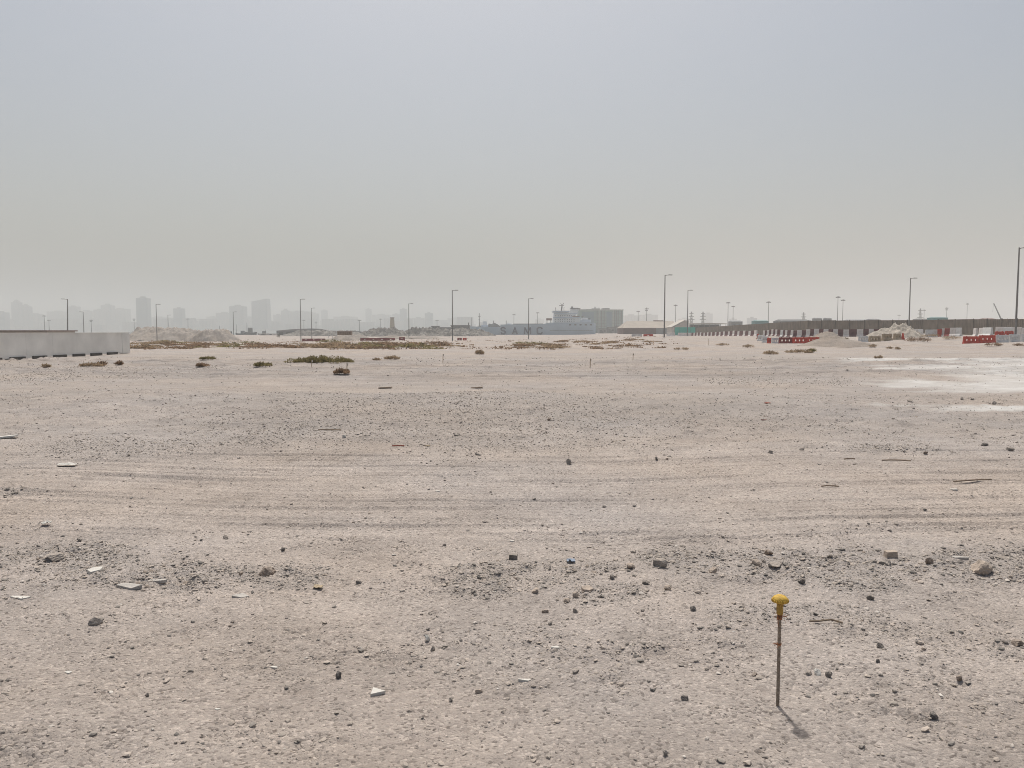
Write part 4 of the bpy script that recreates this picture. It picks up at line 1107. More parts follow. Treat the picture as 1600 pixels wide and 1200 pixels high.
plastic(1249.5, 100.2, 22, .86, 0, 'red_plastic', 'bright red barrier with three holes, left of two neighbours', G1)
plastic(1270.5, 100.2, 20, .86, 2, 'red_plastic', 'bright red barrier touching the tan one in the plastic row', G1)
plastic(1292, 101.5, 22, .86, 3, 'olive_plastic', 'dusty tan barrier half hidden by the sand cone, left side', G1)
plastic(1315, 103, 22, .86, 3, 'olive_plastic', 'dusty tan barrier mostly buried behind the sand cone', G1)
plastic(1349, 104.5, 15, .88, 4, 'white_plastic', 'pale bluish barrier just right of the sand cone', G1)
plastic(1367, 106, 20, .88, 12, 'olive_plastic', 'dusty tan barrier right of the pale bluish one', G1)
plastic(1386, 109.5, 18, .88, 22, 'olive_plastic', 'dusty tan barrier in the middle of the three at the right', G1)
plastic(1402, 113.5, 14, .88, 30, 'olive_plastic', 'dusty tan barrier before the red tipped end of the row', G1)
plastic(1411, 117, 5, .88, 60, 'red_plastic', 'red barrier closing the right end of the plastic row', G1)
G2 = 'water filled plastic barriers at the right edge'
plastic(1518, 98, 25, 1.0, 0, 'red_plastic', 'plain dusty red barrier, left of the pair at the right', G2)
plastic(1543, 98, 25, 1.0, 1, 'red_plastic', 'red barrier with white holes, right of the pair at the right', G2)
plastic(1566, 98.4, 20, 1.0, 3, 'white_plastic', 'pale grey barrier touching the red pair at the right', G2)
plastic(1585, 100.2, 18, 1.05, 12, 'white_plastic', 'pale grey barrier second from the red pair', G2)
plastic(1603, 103, 18, 1.1, 18, 'white_plastic', 'pale grey barrier cut by the right edge', G2)
plastic(1562, 114, 16, .9, 14, 'red_plastic', 'small red barrier behind the pale grey ones, left of two', G2)
plastic(1577, 116.5, 15, .9, 18, 'red_plastic', 'small red barrier behind the pale grey ones, right of two', G2)
G3 = 'far low red barriers'
for px, w, c, lb in ((590, 54, 'dark_red_plastic', 'long low dark red strip barrier below the brown container'), (628, 9, 'dark_red_plastic', 'short dull red block right of the long dark red strip'),
                     (718, 7, 'dark_red_plastic', 'small dull red barrier right of the tall lamp before the grey sheds'), (726, 6, 'red_plastic', 'small bright red barrier left of the ship bow'),
                     (1013, 15, 'red_plastic', 'far red barrier strip before the dark red warehouse wall'), (995, 16, 'dirty_white', 'far pale barrier strip left of the far red strip'), (490, 36, 'dark_red_plastic', 'long dull strip barrier beneath the low dark shed')):
    D = 205; x = xat(px, D); L = w / F * D; n = max(1, round(L / 2.2)); mb = MB()
    profile_block(mb, -L / 2, L / 2, [(-.2, .2), (0, .2), (.3, .15), (.75, .08)], [(-L / 2 + (i + .4) * L / n, -L / 2 + (i + .6) * L / n, .35, .5) for i in range(n)])
    thing('plastic_barrier', mb, M[c], (x, D, gz1(x, D)), lb, 'barrier', G3)

# ------------------------------------------------------------------ brown fence, teal screen
FP = [(1087, 380, 512), (1200, 262, 505), (1240, 228, 502.5), (1262, 215, 501), (1350, 200, 500.3), (1440, 188, 500), (1520, 168, 498.7), (1640, 148, 498)]
fence = empty('sheet_fence', (0, 0, 0), 0, 'long brown corrugated sheet fence running behind the striped barriers', 'fence')
for (a, da, ya), (b, db, yb) in zip(FP[:-1], FP[1:]):
    n = max(2, int(abs(b - a) / 22)); 
    for i in range(n):
        t0, t1 = i / n, (i + 1) / n
        X0, X1 = xat(a, da), xat(b, db)
        p0 = Vector((X0 + (X1 - X0) * t0, da + (db - da) * t0)); p1 = Vector((X0 + (X1 - X0) * t1, da + (db - da) * t1))
        za, zb = zat(ya, da), zat(yb, db); z0, z1 = za + (zb - za) * t0, za + (zb - za) * t1
        d = (p1 - p0); L = d.length; d /= L; nn = Vector((d.y, -d.x))
        m = int(L / .12); m = min(m, 160); vs = []; fs = []
        gb0, gb1 = gz1(p0.x, p0.y) - .6, gz1(p1.x, p1.y) - .6
        step_ = random.Random(a + i).uniform(-.04, .04)
        for j in range(m + 1):
            t = j / m; q = p0 + d * (L * t) + nn * (.03 if (j // 2) % 2 else -.03)
            vs += [(q.x, q.y, gb0 + (gb1 - gb0) * t), (q.x, q.y, z0 + (z1 - z0) * t + step_)]
            if j: fs.append((2 * j - 2, 2 * j, 2 * j + 1, 2 * j - 1))
        MB().add(vs, fs).build('panel', M['brown_fence'], fence)
        MB().box(p0.x - .07, p0.x + .07, p0.y - .2, p0.y - .06, gb0, z0 + .12).build('post', M['fence_post'], fence)
D = 384; ts = empty('teal_screen', (xat(1054, D), D, gz1(xat(1054, D), D)), 0, 'bright teal site screen between the warehouse and the brown fence', 'screen')
w = xat(1086.5, D) - xat(1054, D); zt_ = zat(511.3, D) - ts.location.z
for k in range(4):
    MB().box(w * k / 4 + .05, w * (k + 1) / 4 - .05, -.05, .05, -.3, zt_).build('panel', M['teal'], ts)
for k in range(5): MB().box(w * k / 4 - .045, w * k / 4 + .045, -.1, .1, -.3, zt_ + .15).build('post', M['fence_post'], ts)

# ------------------------------------------------------------------ sheds and huts on the right
def shed(name, px0, px1, ytop, D, depth, mw_, mr, label, cat, rise=1.0, windows=0, door=True, group=None):
    x0, x1 = xat(px0, D), xat(px1, D); xc = (x0 + x1) / 2; zb = gz1(xc, D); w = x1 - x0; h = zat(ytop, D) - zb
    e = empty(name, (xc, D, zb), 0, label, cat, group)
    hw = max(h - rise, .5)
    MB().box(-w / 2, w / 2, 0, depth, -1.0, hw).build('wall', mw_, e)
    MB().add([(-w / 2 - .3, -.4, hw + .01), (w / 2 + .3, -.4, hw + .01), (w / 2 + .3, depth + .4, hw + .01), (-w / 2 - .3, depth + .4, hw + .01), (-w / 2 + w * .04, depth / 2, h), (w / 2 - w * .04, depth / 2, h)],
             [(0, 1, 5, 4), (2, 3, 4, 5), (1, 2, 5), (3, 0, 4), (3, 2, 1, 0)]).build('roof', mr, e)
    if door: MB().box(-w * .12, w * .12, -.06, 0, -.5, hw * .8).build('door', M['grey_panel'], e)
    for k in range(windows):
        q = -w / 2 + w * (k + .5) / windows; MB().box(q - w * .15 / windows, q + w * .15 / windows, -.05, 0, hw * .45, hw * .75).build('window', M['ship_glass'], e)
    return e
# tan roofed warehouse
D = 500; x0, x1 = xat(973, D), xat(1060, D); zb = gz1((x0 + x1) / 2, D) - .3
wh = empty('warehouse', (x0, D, zb), 0, 'low warehouse with a broad tan sloping roof right of the ship', 'warehouse'); w = x1 - x0
ze, zr = zat(512.5, D) - zb, zat(501.5, D + 14) - zb
MB().box(.4, w * .60, 0, 28, -.5, ze - .05).build('wall', M['dark_wall'], wh)
for k in range(6):
    a = w * .60 + .02 + (w * .40 - .04) * k / 6; MB().box(a + .06, a + w * .4 / 6 - .02, -.02, 28, -.5, ze - .05).build('door', M['grey_panel' if k != 4 else 'grey_dark'], wh)
MB().add([(0, -.6, ze), (w, -.6, ze), (w, 28.6, ze), (0, 28.6, ze), (4.6, 14, zr), (w - .5, 14, zr)], [(0, 1, 5, 4), (2, 3, 4, 5), (1, 2, 5), (3, 0, 4), (3, 2, 1, 0)]).build('roof', M['tan_roof'], wh)
for k in range(3): MB().box(w * (.62 + .06 * k), w * (.62 + .06 * k) + 2.2, 13.4, 14.6, zr - .3, zr + .4).build('roof_vent', M['ship_rust'], wh)
# pale gabled shed beside it
D = 470; x0, x1 = xat(1050, D), xat(1076, D); zb = gz1(x0, D) - .3; w = x1 - x0
gs = empty('gabled_shed', (x0, D, zb), 0, 'shed with a bright pale sloping roof behind the teal screen', 'shed')
z_a, z_b = zat(511.5, D) - zb, zat(500, D) - zb
MB().prism([(.2, -.5), (w, -.5), (w, z_b - .2), (w * .8, z_b - .3), (.4, z_a - .1)], .2, 17.8).build('wall', M['beige_wall'], gs)
MB().add([(-.3, 0, z_a - .05), (w * .82, 0, z_b), (w * .82, 18, z_b), (-.3, 18, z_a - .05), (-.3, 0, z_a + .2), (w * .82, 0, z_b + .25), (w * .82, 18, z_b + .25), (-.3, 18, z_a + .2)], [(0, 3, 2, 1), (4, 5, 6, 7), (0, 1, 5, 4), (2, 3, 7, 6), (0, 4, 7, 3), (1, 2, 6, 5)]).build('roof', M['pale_roof'], gs)
MB().box(w * .35, w * .6, .12, .2, 0, z_a * .8).build('door', M['grey_panel'], gs)
# open shelter with a thin pale roof
D = 450; x0, x1 = xat(1079, D), xat(1131, D); zb = gz1(x0, D); w = x1 - x0
sh = empty('open_shelter', (x0, D, zb), 0, 'long open shelter with a thin pale curved roof over dark shade', 'shelter')
za, zc, zd = zat(505.2, D) - zb, zat(504.6, D) - zb, zat(505.5, D) - zb
MB().prism([(0, za), (w * .5, zc), (w, zd), (w, zd - .35), (w * .5, zc - .45), (0, za - .4)], -6, 6).build('roof', M['pale_roof'], sh)
MB().box(.5, w - 2, 2, 5.6, -.5, za - .6).build('back_wall', M['grey_dark'], sh)
for k in range(7): MB().box(w * (.02 + .16 * k) - .12, w * (.02 + .16 * k) + .12, -5.6, -5.36, -.5, za - .42).build('post', M['galv'], sh)
shed('site_hut', 1180, 1201, 500.5, 500, 8, M['teal_dark'], M['teal_dark'], 'small teal hut above the fence beside a lone mast', 'hut', .5, 3)
shed('site_hut', 1460, 1480.5, 495.5, 420, 8, M['teal_dark'], M['teal_dark'], 'teal boxy hut above the fence between the two right lamps', 'hut', .3, 3)
shed('site_hut', 1143, 1160, 500.5, 520, 8, M['grey_mid'], M['grey_panel'], 'grey hut with a raised block behind the fence left of the teal hut', 'hut', .8, 2)
shed('long_shed', 1220, 1258, 498.8, 470, 14, M['grey_dark'], M['grey_dark'], 'long dark grey shed just showing over the fence under the small pylon', 'shed', 1.2, 4)
shed('long_shed', 1258, 1272, 500, 520, 14, M['grey_mid'], M['grey_dark'], 'grey shed between the dark long shed and the two mast pair', 'shed', 1, 2)
shed('site_hut', 1275, 1284, 496.5, 560, 8, M['grey_mid'], M['grey_dark'], 'small grey roof block, left of two over the fence', 'hut', .6, 1)
shed('site_hut', 1292, 1299, 496.5, 560, 8, M['grey_mid'], M['grey_dark'], 'small grey roof block, right of two over the fence', 'hut', .6, 1)
shed('long_shed', 1328, 1362, 499, 520, 14, M['grey_mid'], M['grey_panel'], 'grey low shed over the fence right of the paired masts', 'shed', 1, 3)
shed('long_shed', 1362, 1376, 498, 560, 14, M['grey_mid'], M['grey_dark'], 'darker grey shed right of the low grey one', 'shed', .8, 2)
shed('long_shed', 1348, 1377, 502.4, 380, 8, M['grey_dark'], M['pale_roof'], 'shed with a bright white roof edge just above the fence', 'shed', .4, 0)
shed('long_shed', 1436, 1450, 497.5, 600, 10, M['grey_mid'], M['grey_mid'], 'faint shed left of the boxy teal hut', 'shed', .6, 1)
shed('long_shed', 1540, 1556, 497, 600, 10, M['grey_mid'], M['ship_rust'], 'faint reddish roofed shed at the foot of the crane', 'shed', .8, 1)
# mobile crane
D = 620; cx_ = xat(1571, D); zb = gz1(cx_, D); cr = empty('mobile_crane', (cx_, D, zb), 0, 'crane with a long slanting boom behind the fence at the right', 'crane')
MB().box(-4, 5, -1.4, 1.4, .6, 2.2).build('chassis', M['ship_dark'], cr); MB().box(-.5, 4, -1.2, 1.2, 2.22, 4.6).build('upper_body', M['grey_dark'], cr)
MB().box(3.6, 5.4, -1.2, 1.2, 2.25, 4.0).build('cab', M['grey_panel'], cr)
tipx, tipz = xat(1551, D) - cx_, zat(474, D) - zb
MB().tube([(0, 0, 3.5), (tipx * .55, 0, 3.5 + (tipz - 3.5) * .55), (tipx, 0, tipz)], [.62, .5, .34], 8).build('boom', M['ship_dark'], cr)
MB().tube([(tipx, .4, tipz), (tipx - .3, .4, tipz - 7)], .06, 4).build('hoist_rope', M['ship_dark'], cr)
for q in (-3, -1, 2, 4):
    MB().add([(q + .55 * math.cos(a), s, .55 + .55 * math.sin(a)) for s in (-1.5, 1.5) for a in np.linspace(0, math.tau, 12, False)], [tuple(range(12)), tuple(range(23, 11, -1))] + [(i, (i + 1) % 12, 12 + (i + 1) % 12, 12 + i) for i in range(12)]).build('wheel', M['dark_gap'], cr)
for k, (px, D, h, w, lb) in enumerate(((1577, 560, 11, 26, 'hazy dark tree beside the foot of the crane boom'), (1562, 600, 9, 22, 'hazy low tree left of the crane foot'), (1596, 540, 8, 14, 'hazy tree at the right edge above the fence'))):
    x = xat(px, D); zb = gz1(x, D); hh = zat(517 - 9 - h, D) - zb; ww = w / F * D
    e = empty('tree', (x, D, zb), 0, lb, 'tree')
    V, Q, _ = shrub_mesh(300 + k, ww, ww * .8, hh * .72, 2600, .9, .5, 14); V[:, 2] += hh * .28
    o = bpy.data.objects.new('crown', np_mesh('crown', V, faces4=Q, m=M['leaf_haze'])); COL.objects.link(o); o.parent = e
    tr = MB().tube([(0, 0, -.5), (.2, 0, hh * .4), (0, 0, hh * .7)], [.35, .25, .1], 8)
    for q in (-1, 1): tr.tube([(.1, 0, hh * .3), (q * ww * .25, .5 * q, hh * .6)], [.18, .06], 6)
    tr.build('trunk', M['wood'], e)

# ------------------------------------------------------------------ heaps of sand and rubble
def heap(name, px0, px1, ytop, D, depth, m, label, cat, seed=0, rough=.1, peak=.5, flat=1.0, power=1.25, base=None):
    x0, x1 = xat(px0, D), xat(px1, D); xc = (x0 + x1) / 2; hw = (x1 - x0) / 2; zb = gz1(xc, D); h = zat(ytop, D) - zb
    n = 110; U, V = np.meshgrid(np.linspace(-1.05, 1.05, n), np.linspace(-1.05, 1.05, 60))
    su = np.where(U < (peak * 2 - 1), (U - (peak * 2 - 1)) / (peak * 2), (U - (peak * 2 - 1)) / (2 - peak * 2))
    q = np.sqrt(su ** 2 + V ** 2) + .14 * noise(U * 2.2 + seed * 3.1, V * 2.2 + seed, 95)
    X = xc + U * hw; Y = D + V * depth
    prof = np.clip(1 - np.clip(q, 0, 1.2) ** power, 0, 1) if flat >= 1 else np.clip((1 - q ** power) / flat, 0, 1)
    sc = max(hw, 1)
    Z = h * prof * (1 + rough * 1.6 * noise(U * 4 + seed, V * 3, 96) + rough * noise(U * 11 + seed, V * 8, 97)) + rough * .5 * h * np.clip(noise(U * 24 + seed, V * 15, 98), -.3, 1) * (prof > .02)
    Z = np.where(prof <= 0.004, -.25, Z) + gz(X, Y, np.full(X.shape, .4))
    idx = np.arange(n * 60).reshape(60, n); Q = np.stack([idx[:-1, :-1], idx[:-1, 1:], idx[1:, 1:], idx[1:, :-1]], -1).reshape(-1, 4)
    P = np.stack([X - xc, Y - D, Z - zb], -1).reshape(-1, 3)
    o = bpy.data.objects.new(name, np_mesh(name, P, faces4=Q, m=m, smooth=rough < .2)); COL.objects.link(o); o.location = (xc, D, zb)
    return tag(o, label, cat)
SP_ = M['sand_pile']
heap('sand_pile', 1246, 1366, 524.5, 78, 4.5, SP_, 'big pale cone of sand in front of the plastic barriers', 'sand heap', 1, .06, .50, 1.0, .95)
heap('sand_pile', 1262, 1322, 517.8, 112, 4, SP_, 'lower sand heap behind the plastic barriers and the big cone', 'sand heap', 2, .06, .5, 1.0, 1.3)
heap('rubble_heap', 1378, 1438, 508.3, 140, 5, M['rubble_pale'], 'pale jagged rubble heap below the lamp at the right', 'rubble heap', 3, .17, .45, .8, 1.2)
heap('sand_pile', 1356, 1400, 512.5, 146, 3, M['rubble_pale'], 'small tan heap left of the jagged rubble heap', 'sand heap', 4, .08, .6, 1.0, 1.3)
heap('rubble_heap', 1416, 1448, 518.5, 140, 3, M['rubble_pale'], 'low pale heap right of the jagged rubble heap', 'rubble heap', 5, .25, .4, 1.0, 1.3)
heap('sand_pile', 196, 330, 514.3, 300, 14, M['far_sand'], 'broad far sand mound right behind the white wall end', 'sand heap', 6, .16, .38, .6, 1.3)
heap('sand_pile', 290, 372, 517, 270, 10, M['far_sand'], 'far sand mound in front of the broader one at the left', 'sand heap', 7, .12, .55, .6, 1.4)
heap('sand_pile', 512, 580, 523.0, 250, 6, M['far_sand'], 'low pale sand mound under the brown container', 'sand heap', 8, .08, .5, .7, 1.4)
heap('sand_pile', 575, 700, 525.5, 262, 6, M['far_sand'], 'very low sand ridge in front of the grey rubble', 'sand heap', 18, .08, .5, .6, 1.4)
heap('rubble_heap', 556, 640, 515.3, 400, 9, M['rubble'], 'grey rubble heap left of and below the pale tower', 'rubble heap', 9, .25, .6, .6, 1.3)
heap('rubble_heap', 622, 700, 515.0, 420, 9, M['rubble'], 'grey rubble heap in front of the smaller grey sheds', 'rubble heap', 10, .25, .5, .5, 1.3)
heap('rubble_heap', 680, 776, 515.5, 400, 9, M['rubble'], 'grey rubble heap running to the ship bow', 'rubble heap', 11, .25, .35, .6, 1.3)
heap('rubble_heap', 440, 580, 518.0, 440, 8, M['rubble'], 'low dark rubble bank in front of the dark shed', 'rubble heap', 13, .22, .5, .5, 1.3)
for k, (px, py, s, lb) in enumerate(((1327, 540, .55, 'dark stone on the right slope of the big sand cone'), (1313, 545, .4, 'small stone low on the big sand cone'), (1345, 536, .4, 'small stone high on the right flank of the big sand cone'))):
    d_ = 75.0; x = xat(px, d_); z = zat(py, d_)
    thing('rock', rock_mesh(700 + k, s, s, s * .7), M['rock_brown'], (x, d_ + .6, z - .1), lb, 'rock')

# low flat white sheet and far brown container
D = 240; x0 = xat(527, D); zb = gz1(x0, D)
c = empty('container', (x0, D, zat(523.4, D)), 0, 'brown weathered container on the low sand mound', 'container')
w = xat(548, D) - x0; h = zat(518, D) - zat(523.4, D)
cb = MB()
m_ = 24
cb.box(0, w, 0, 2.4, 0, h).build('body', mat('brown_container', (.17, .11, .07), .8, .25, 1.5), c)
for k in range(18): MB().box(w * k / 18 + .02, w * (k + .5) / 18, -.05, 0, .1, h - .1).build('rib', M['wood'], c) if k % 3 == 0 else None
MB().box(-.05, w + .05, -.08, 2.48, h + .002, h + .12).build('roof', M['coping'], c)
fr = empty('steel_frame', (xat(513, D), D, zat(523.5, D)), 0, 'pale open steel frame left of the brown container', 'frame')
wf = xat(526, D) - xat(513, D); hf = zat(517, D) - zat(523.5, D)
for z in (0, hf * .5, hf): MB().box(0, wf, -.06, .06, z, z + .09).build('rail', M['white_plastic'], fr)
for x in (0, wf * .5, wf): MB().box(x - .05, x + .05, -.05, .05, -1.0, hf - .002).build('post', M['white_plastic'], fr)

# ------------------------------------------------------------------ grey sheds, boats and tower at the harbour
def block(name, D, px0, px1, ytop, depth, m, label, cat, roof='grey_dark', extra=()):
    x0, x1 = xat(px0, D), xat(px1, D); zb = gz1((x0 + x1) / 2, D); zb = max(zb, -2.6); h = zat(ytop, D) - zb
    e = empty(name, (x0, D, zb), 0, label, cat); w = x1 - x0
    MB().box(0, w, 0, depth, -1, h - .4).build('wall', m, e)
    MB().box(-.3, w + .3, -.3, depth + .3, h - .398, h).build('roof', M[roof], e)
    n = max(2, int(w / 5))
    for k in range(n):
        q = w * (k + .5) / n; MB().box(q - .8, q + .8, -.06, 0, h * .35, h * .62).build('window', M['dark_gap'], e)
    MB().box(w * .1, w * .1 + 3, -.07, 0, -.5, h * .5).build('door', M['grey_dark'], e)
    return e
block('grey_shed', 520, 648, 675, 514.2, 14, M['grey_mid'], 'low grey shed, leftmost of the grey sheds before the ship', 'shed')
block('grey_shed', 525, 674, 684, 509.3, 12, M['grey_dark'], 'narrow dark shed between the low grey and the mid grey shed', 'shed')
block('grey_shed', 530, 684.5, 704, 511.3, 14, M['grey_mid'], 'mid height grey shed left of the tallest grey shed', 'shed')
gsd = block('grey_shed', 535, 704.5, 733, 508, 14, M['grey_dark'], 'tallest grey shed with a thin funnel, next to the ship bow', 'shed')
w_ = xat(733, 535) - xat(704.5, 535); hz_ = zat(504, 535) - gsd.location.z
MB().box(w_ - .8, w_ - .1, .2, .9, 4, hz_).build('funnel', M['grey_dark'], gsd)
# long dark shed with a curved roof
D = 520; x0, x1 = xat(432, D), xat(521, D); zb = gz1((x0 + x1) / 2, D)
ds = empty('curved_shed', (x0, D, zb), 0, 'long low dark shed with a gently curved roof at the left centre', 'shed'); w = x1 - x0
zz_ = lambda y: zat(y, D) - zb
MB().prism([(0, -1), (w, -1), (w, zz_(519.5)), (w * .8, zz_(516.2)), (0, zz_(516.8))], 0, 16).build('wall', M['grey_dark'], ds)
MB().prism([(-.3, zz_(516.7)), (w * .3, zz_(514.2)), (w * .62, zz_(513.2)), (w * .8, zz_(514.2)), (w + .3, zz_(519.3)), (w + .3, zz_(519.3) - .01), (w * .8, zz_(516.2) + .01), (-.3, zz_(516.8) + .01)], -.3, 16.3).build('roof', M['grey_mid'], ds)
for k in range(7): MB().box(w * (.05 + .12 * k), w * (.05 + .12 * k) + 2.6, -.08, 0, -.5, zz_(519)).build('bay_door', M['dark_gap'], ds)
block('white_office', 500, 405, 429, 521.2, 8, M['dirty_white'], 'small low white building left of the curved dark shed', 'building', 'pale_roof')
block('white_office', 470, 350, 362, 524.5, 6, M['dirty_white'], 'tiny pale hut at the foot of the front sand mound', 'hut', 'grey_panel')
# tapering pale tower with a leaning brace
D = 540; x0 = xat(610.5, D); zb = gz1(x0, D)
tw_ = empty('concrete_tower', (xat(613, D), D, zb), 0, 'pale tapering concrete tower with a leaning brace among the rubble', 'tower')
zt2 = zat(497, D) - zb; hw0, hw1 = 4.2 / F * D, 2.6 / F * D
MB().add([(-hw0, -hw0, -1), (hw0, -hw0, -1), (hw0, hw0, -1), (-hw0, hw0, -1), (-hw1, -hw1, zt2), (hw1, -hw1, zt2), (hw1, hw1, zt2), (-hw1, hw1, zt2)], [(3, 2, 1, 0), (4, 5, 6, 7), (0, 1, 5, 4), (1, 2, 6, 5), (2, 3, 7, 6), (3, 0, 4, 7)]).build('shaft', mat('tower_concrete', (.40, .36, .28), .85), tw_)
MB().box(-hw1 - .25, hw1 + .25, -hw1 - .25, hw1 + .25, zt2 + .002, zt2 + .5).build('cap_slab', M['coping'], tw_)
MB().tube([(hw1, -.2, zt2 * .55), (hw0 * 2.6, -.2, 0)], .28, 6).build('brace', M['grey_mid'], tw_)
# boats among the harbour clutter
def boat(px0, px1, ydeck, D, masts, label, house=None):
    x0, x1 = xat(px0, D), xat(px1, D); w = x1 - x0; zd = zat(ydeck, D)
    e = empty('harbour_boat', ((x0 + x1) / 2, D, -2.6), 0, label, 'boat', 'small boats at the far quay'); h = zd + 2.6
    mb = MB(); st = [(-.5, .05, 1.25), (-.38, .16, 1.1), (-.1, .24, 1), (.3, .22, 1.02), (.5, .17, 1.15)]
    vs = []; fs = []
    for t, b, q in st: vs += [(t * w * .9, -b * w * .5, -.5), (t * w, -b * w * .75, h * q), (t * w, b * w * .75, h * q), (t * w * .9, b * w * .5, -.5)]
    for i in range(4):
        o = 4 * i; fs += [(o, o + 4, o + 5, o + 1), (o + 1, o + 5, o + 6, o + 2), (o + 2, o + 6, o + 7, o + 3)]
    fs += [(0, 1, 2, 3), (16, 19, 18, 17)]
    mb.add(vs, fs).build('hull', M['boat_dark'], e)
    hx, hh = house or (.25, 2.5)
    MB().box(w * (hx - .16), w * (hx + .16), -w * .12, w * .12, h * 1.03, h + hh).build('wheelhouse', M['grey_mid'], e)
    for px, yt in masts:
        x = xat(px, D) - e.location.x; MB().tube([(x, 0, h), (x, 0, zat(yt, D) + 2.6)], [.22, .1], 6).build('mast', M['boat_dark'], e)
    return e
boat(340, 362, 518.8, 600, [(343, 509)], 'dark boat peeping out right of the front sand mound', (-.2, 1.2))
boat(368, 384, 521, 600, [(370, 507), (379, 518)], 'small dark boat with a slanting derrick beside a lamp', (.2, 2.0))
boat(383, 401, 519.5, 610, [(386, 504), (389, 511)], 'tallest dark tugboat with a mast, right of the small boat', (-.05, 3.6))
boat(403, 419, 521.5, 640, [(415, 515)], 'low grey boat left of the curved dark shed', (.1, 2.2))
boat(545, 566, 519, 640, [], 'low grey boat hull behind the brown container', (.2, 1.0))
boat(602, 620, 517.5, 620, [], 'dark boat at the foot of the pale tower', (-.1, 1.4))

# ------------------------------------------------------------------ cargo ship
D = 620; SX = lambda px: xat(px, D); SZ = lambda y: zat(y, D)
ship = empty('cargo_ship', (0, D, -2.6), 0, 'pale blue cargo ship with dark letters along its hull', 'ship')
def spt(v): return v
oz = 2.6
hull = MB(); vs = []; fs = []
stn = [(732.5, .3, 508.6), (737, 3, 509.8), (745, 6, 510.4), (757, 8.4, 510.7), (782, 9, 510.7), (782.2, 9, 507.2), (848, 9, 506.7), (853, 9, 505.2), (860, 9, 504.2), (926, 9, 504.2), (929, 8.6, 505.5)]
for i, (px, hb, y) in enumerate(stn):
    x = SX(px); lean = 4.5 if i == 0 else 2.5 if i == 1 else 0; z = SZ(y) + oz
    vs += [(x + lean, -hb * .8, -1.0), (x, -hb, z), (x, hb, z), (x + lean, hb * .8, -1.0)]
for i in range(len(stn) - 1):
    o = 4 * i; fs += [(o, o + 4, o + 5, o + 1), (o + 1, o + 5, o + 6, o + 2), (o + 2, o + 6, o + 7, o + 3)]
fs += [(0, 1, 2, 3), (4 * (len(stn) - 1), 4 * len(stn) - 1, 4 * len(stn) - 2, 4 * len(stn) - 3)]
hull.add(vs, fs).build('hull', M['hull'], ship)
# letters on the side
def stroke(mb, pts, w, y):
    for a, b in zip(pts[:-1], pts[1:]):
        a, b = Vector(a), Vector(b); d = (b - a).normalized(); n = Vector((-d.y, d.x)) * w / 2; a = a - d * w * .32; b = b + d * w * .32
        c4 = [a - n, b - n, b + n, a + n]
        stroke.k += .012
        mb.add([(p.x, y - stroke.k, p.y) for p in c4] + [(p.x, y + .15, p.y) for p in c4], [(0, 1, 2, 3), (7, 6, 5, 4), (0, 4, 5, 1), (1, 5, 6, 2), (2, 6, 7, 3), (3, 7, 4, 0)])
stroke.k = 0
GL = {'S': [[(1, .84), (.8, 1), (.2, 1), (0, .84), (0, .66), (.2, .54), (.8, .46), (1, .32), (1, .14), (.8, 0), (.2, 0), (0, .16)]], 'A': [[(0, 0), (.5, 1)], [(.5, 1), (1, 0)], [(.22, .32), (.78, .32)]],
      'M': [[(0, 0), (.06, 1)], [(.06, 1), (.5, .1)], [(.5, .1), (.94, 1)], [(.94, 1), (1, 0)]], 'C': [[(1, .82), (.8, 1), (.2, 1), (0, .8), (0, .2), (.2, 0), (.8, 0), (1, .18)]]}
for ch, px, hw_ in (('S', 786.2, 2.9), ('A', 804.5, 3.5), ('M', 824.3, 4.7), ('C', 843.3, 3.7)):
    Dl = D - 9; x0, x1 = xat(px - hw_, Dl), xat(px + hw_, Dl); z1, z0 = zat(511.8, Dl) + oz, zat(521.6, Dl) + oz
    mb = MB(); stroke.k = .02
    for pl in GL[ch]: stroke(mb, [(x0 + (x1 - x0) * a, z0 + (z1 - z0) * b) for a, b in pl], .9 if ch == 'M' else 1.0, -9.02)
    mb.build('letter', M['letter'], ship)
def sbox(name, a, b, yt, yb, hw, m, parent=ship, dy=0):
    return MB().box(SX(a), SX(b), -hw + dy, hw + dy, SZ(yb) + oz + .01, SZ(yt) + oz).build(name, m, parent)
HW, SD = M['hull_white'], M['ship_dark']
sup = sbox('superstructure', 864, 905, 497.5, 504.1, 8.2, M['hull_white'])
sbox('deck_house', 865, 899, 491.5, 497.4, 7.8, HW, sup); sbox('deck_house', 866, 886, 488.6, 491.4, 7.4, HW, sup)
sbox('bridge', 863, 888.5, 485.8, 488.5, 8.6, HW, sup)
for (a, b, y0, y1, hw) in ((864, 887.5, 486.4, 487.6, 8.6), (866, 885, 489.4, 490.3, 7.4), ):
    MB().box(SX(a), SX(b), -hw - .06, -hw, SZ(y1) + oz, SZ(y0) + oz).build('window_band', M['ship_glass'], sup)
for row, (yt, yb, hw) in enumerate(((493, 494.2, 7.8), (495.3, 496.4, 7.8), (499, 500.3, 8.2), (501.7, 502.8, 8.2))):
    for k in range(9):
        a = 867 + 3.5 * k
        if row == 0 and a > 884: a += 0
        MB().box(SX(a), SX(a + 1.1), -hw - .06, -hw, SZ(yb) + oz, SZ(yt) + oz).build('window', M['ship_glass'], sup)
for k, (a, b, y) in enumerate(((863, 906, 497.4), (864, 900, 491.4), (862.5, 889, 488.5))):
    MB().box(SX(a), SX(b), -8.9, -8.75, SZ(y) + oz, SZ(y) + oz + .9).build('railing', M['hull'], sup)
fun = sbox('funnel', 891, 902.5, 481, 491.4, 3.2, HW); sbox('funnel_top', 890.5, 906, 481.9, 483, 4.2, SD, fun, -.3); sbox('exhaust', 892, 895, 479, 480.98, 1.2, SD, fun)
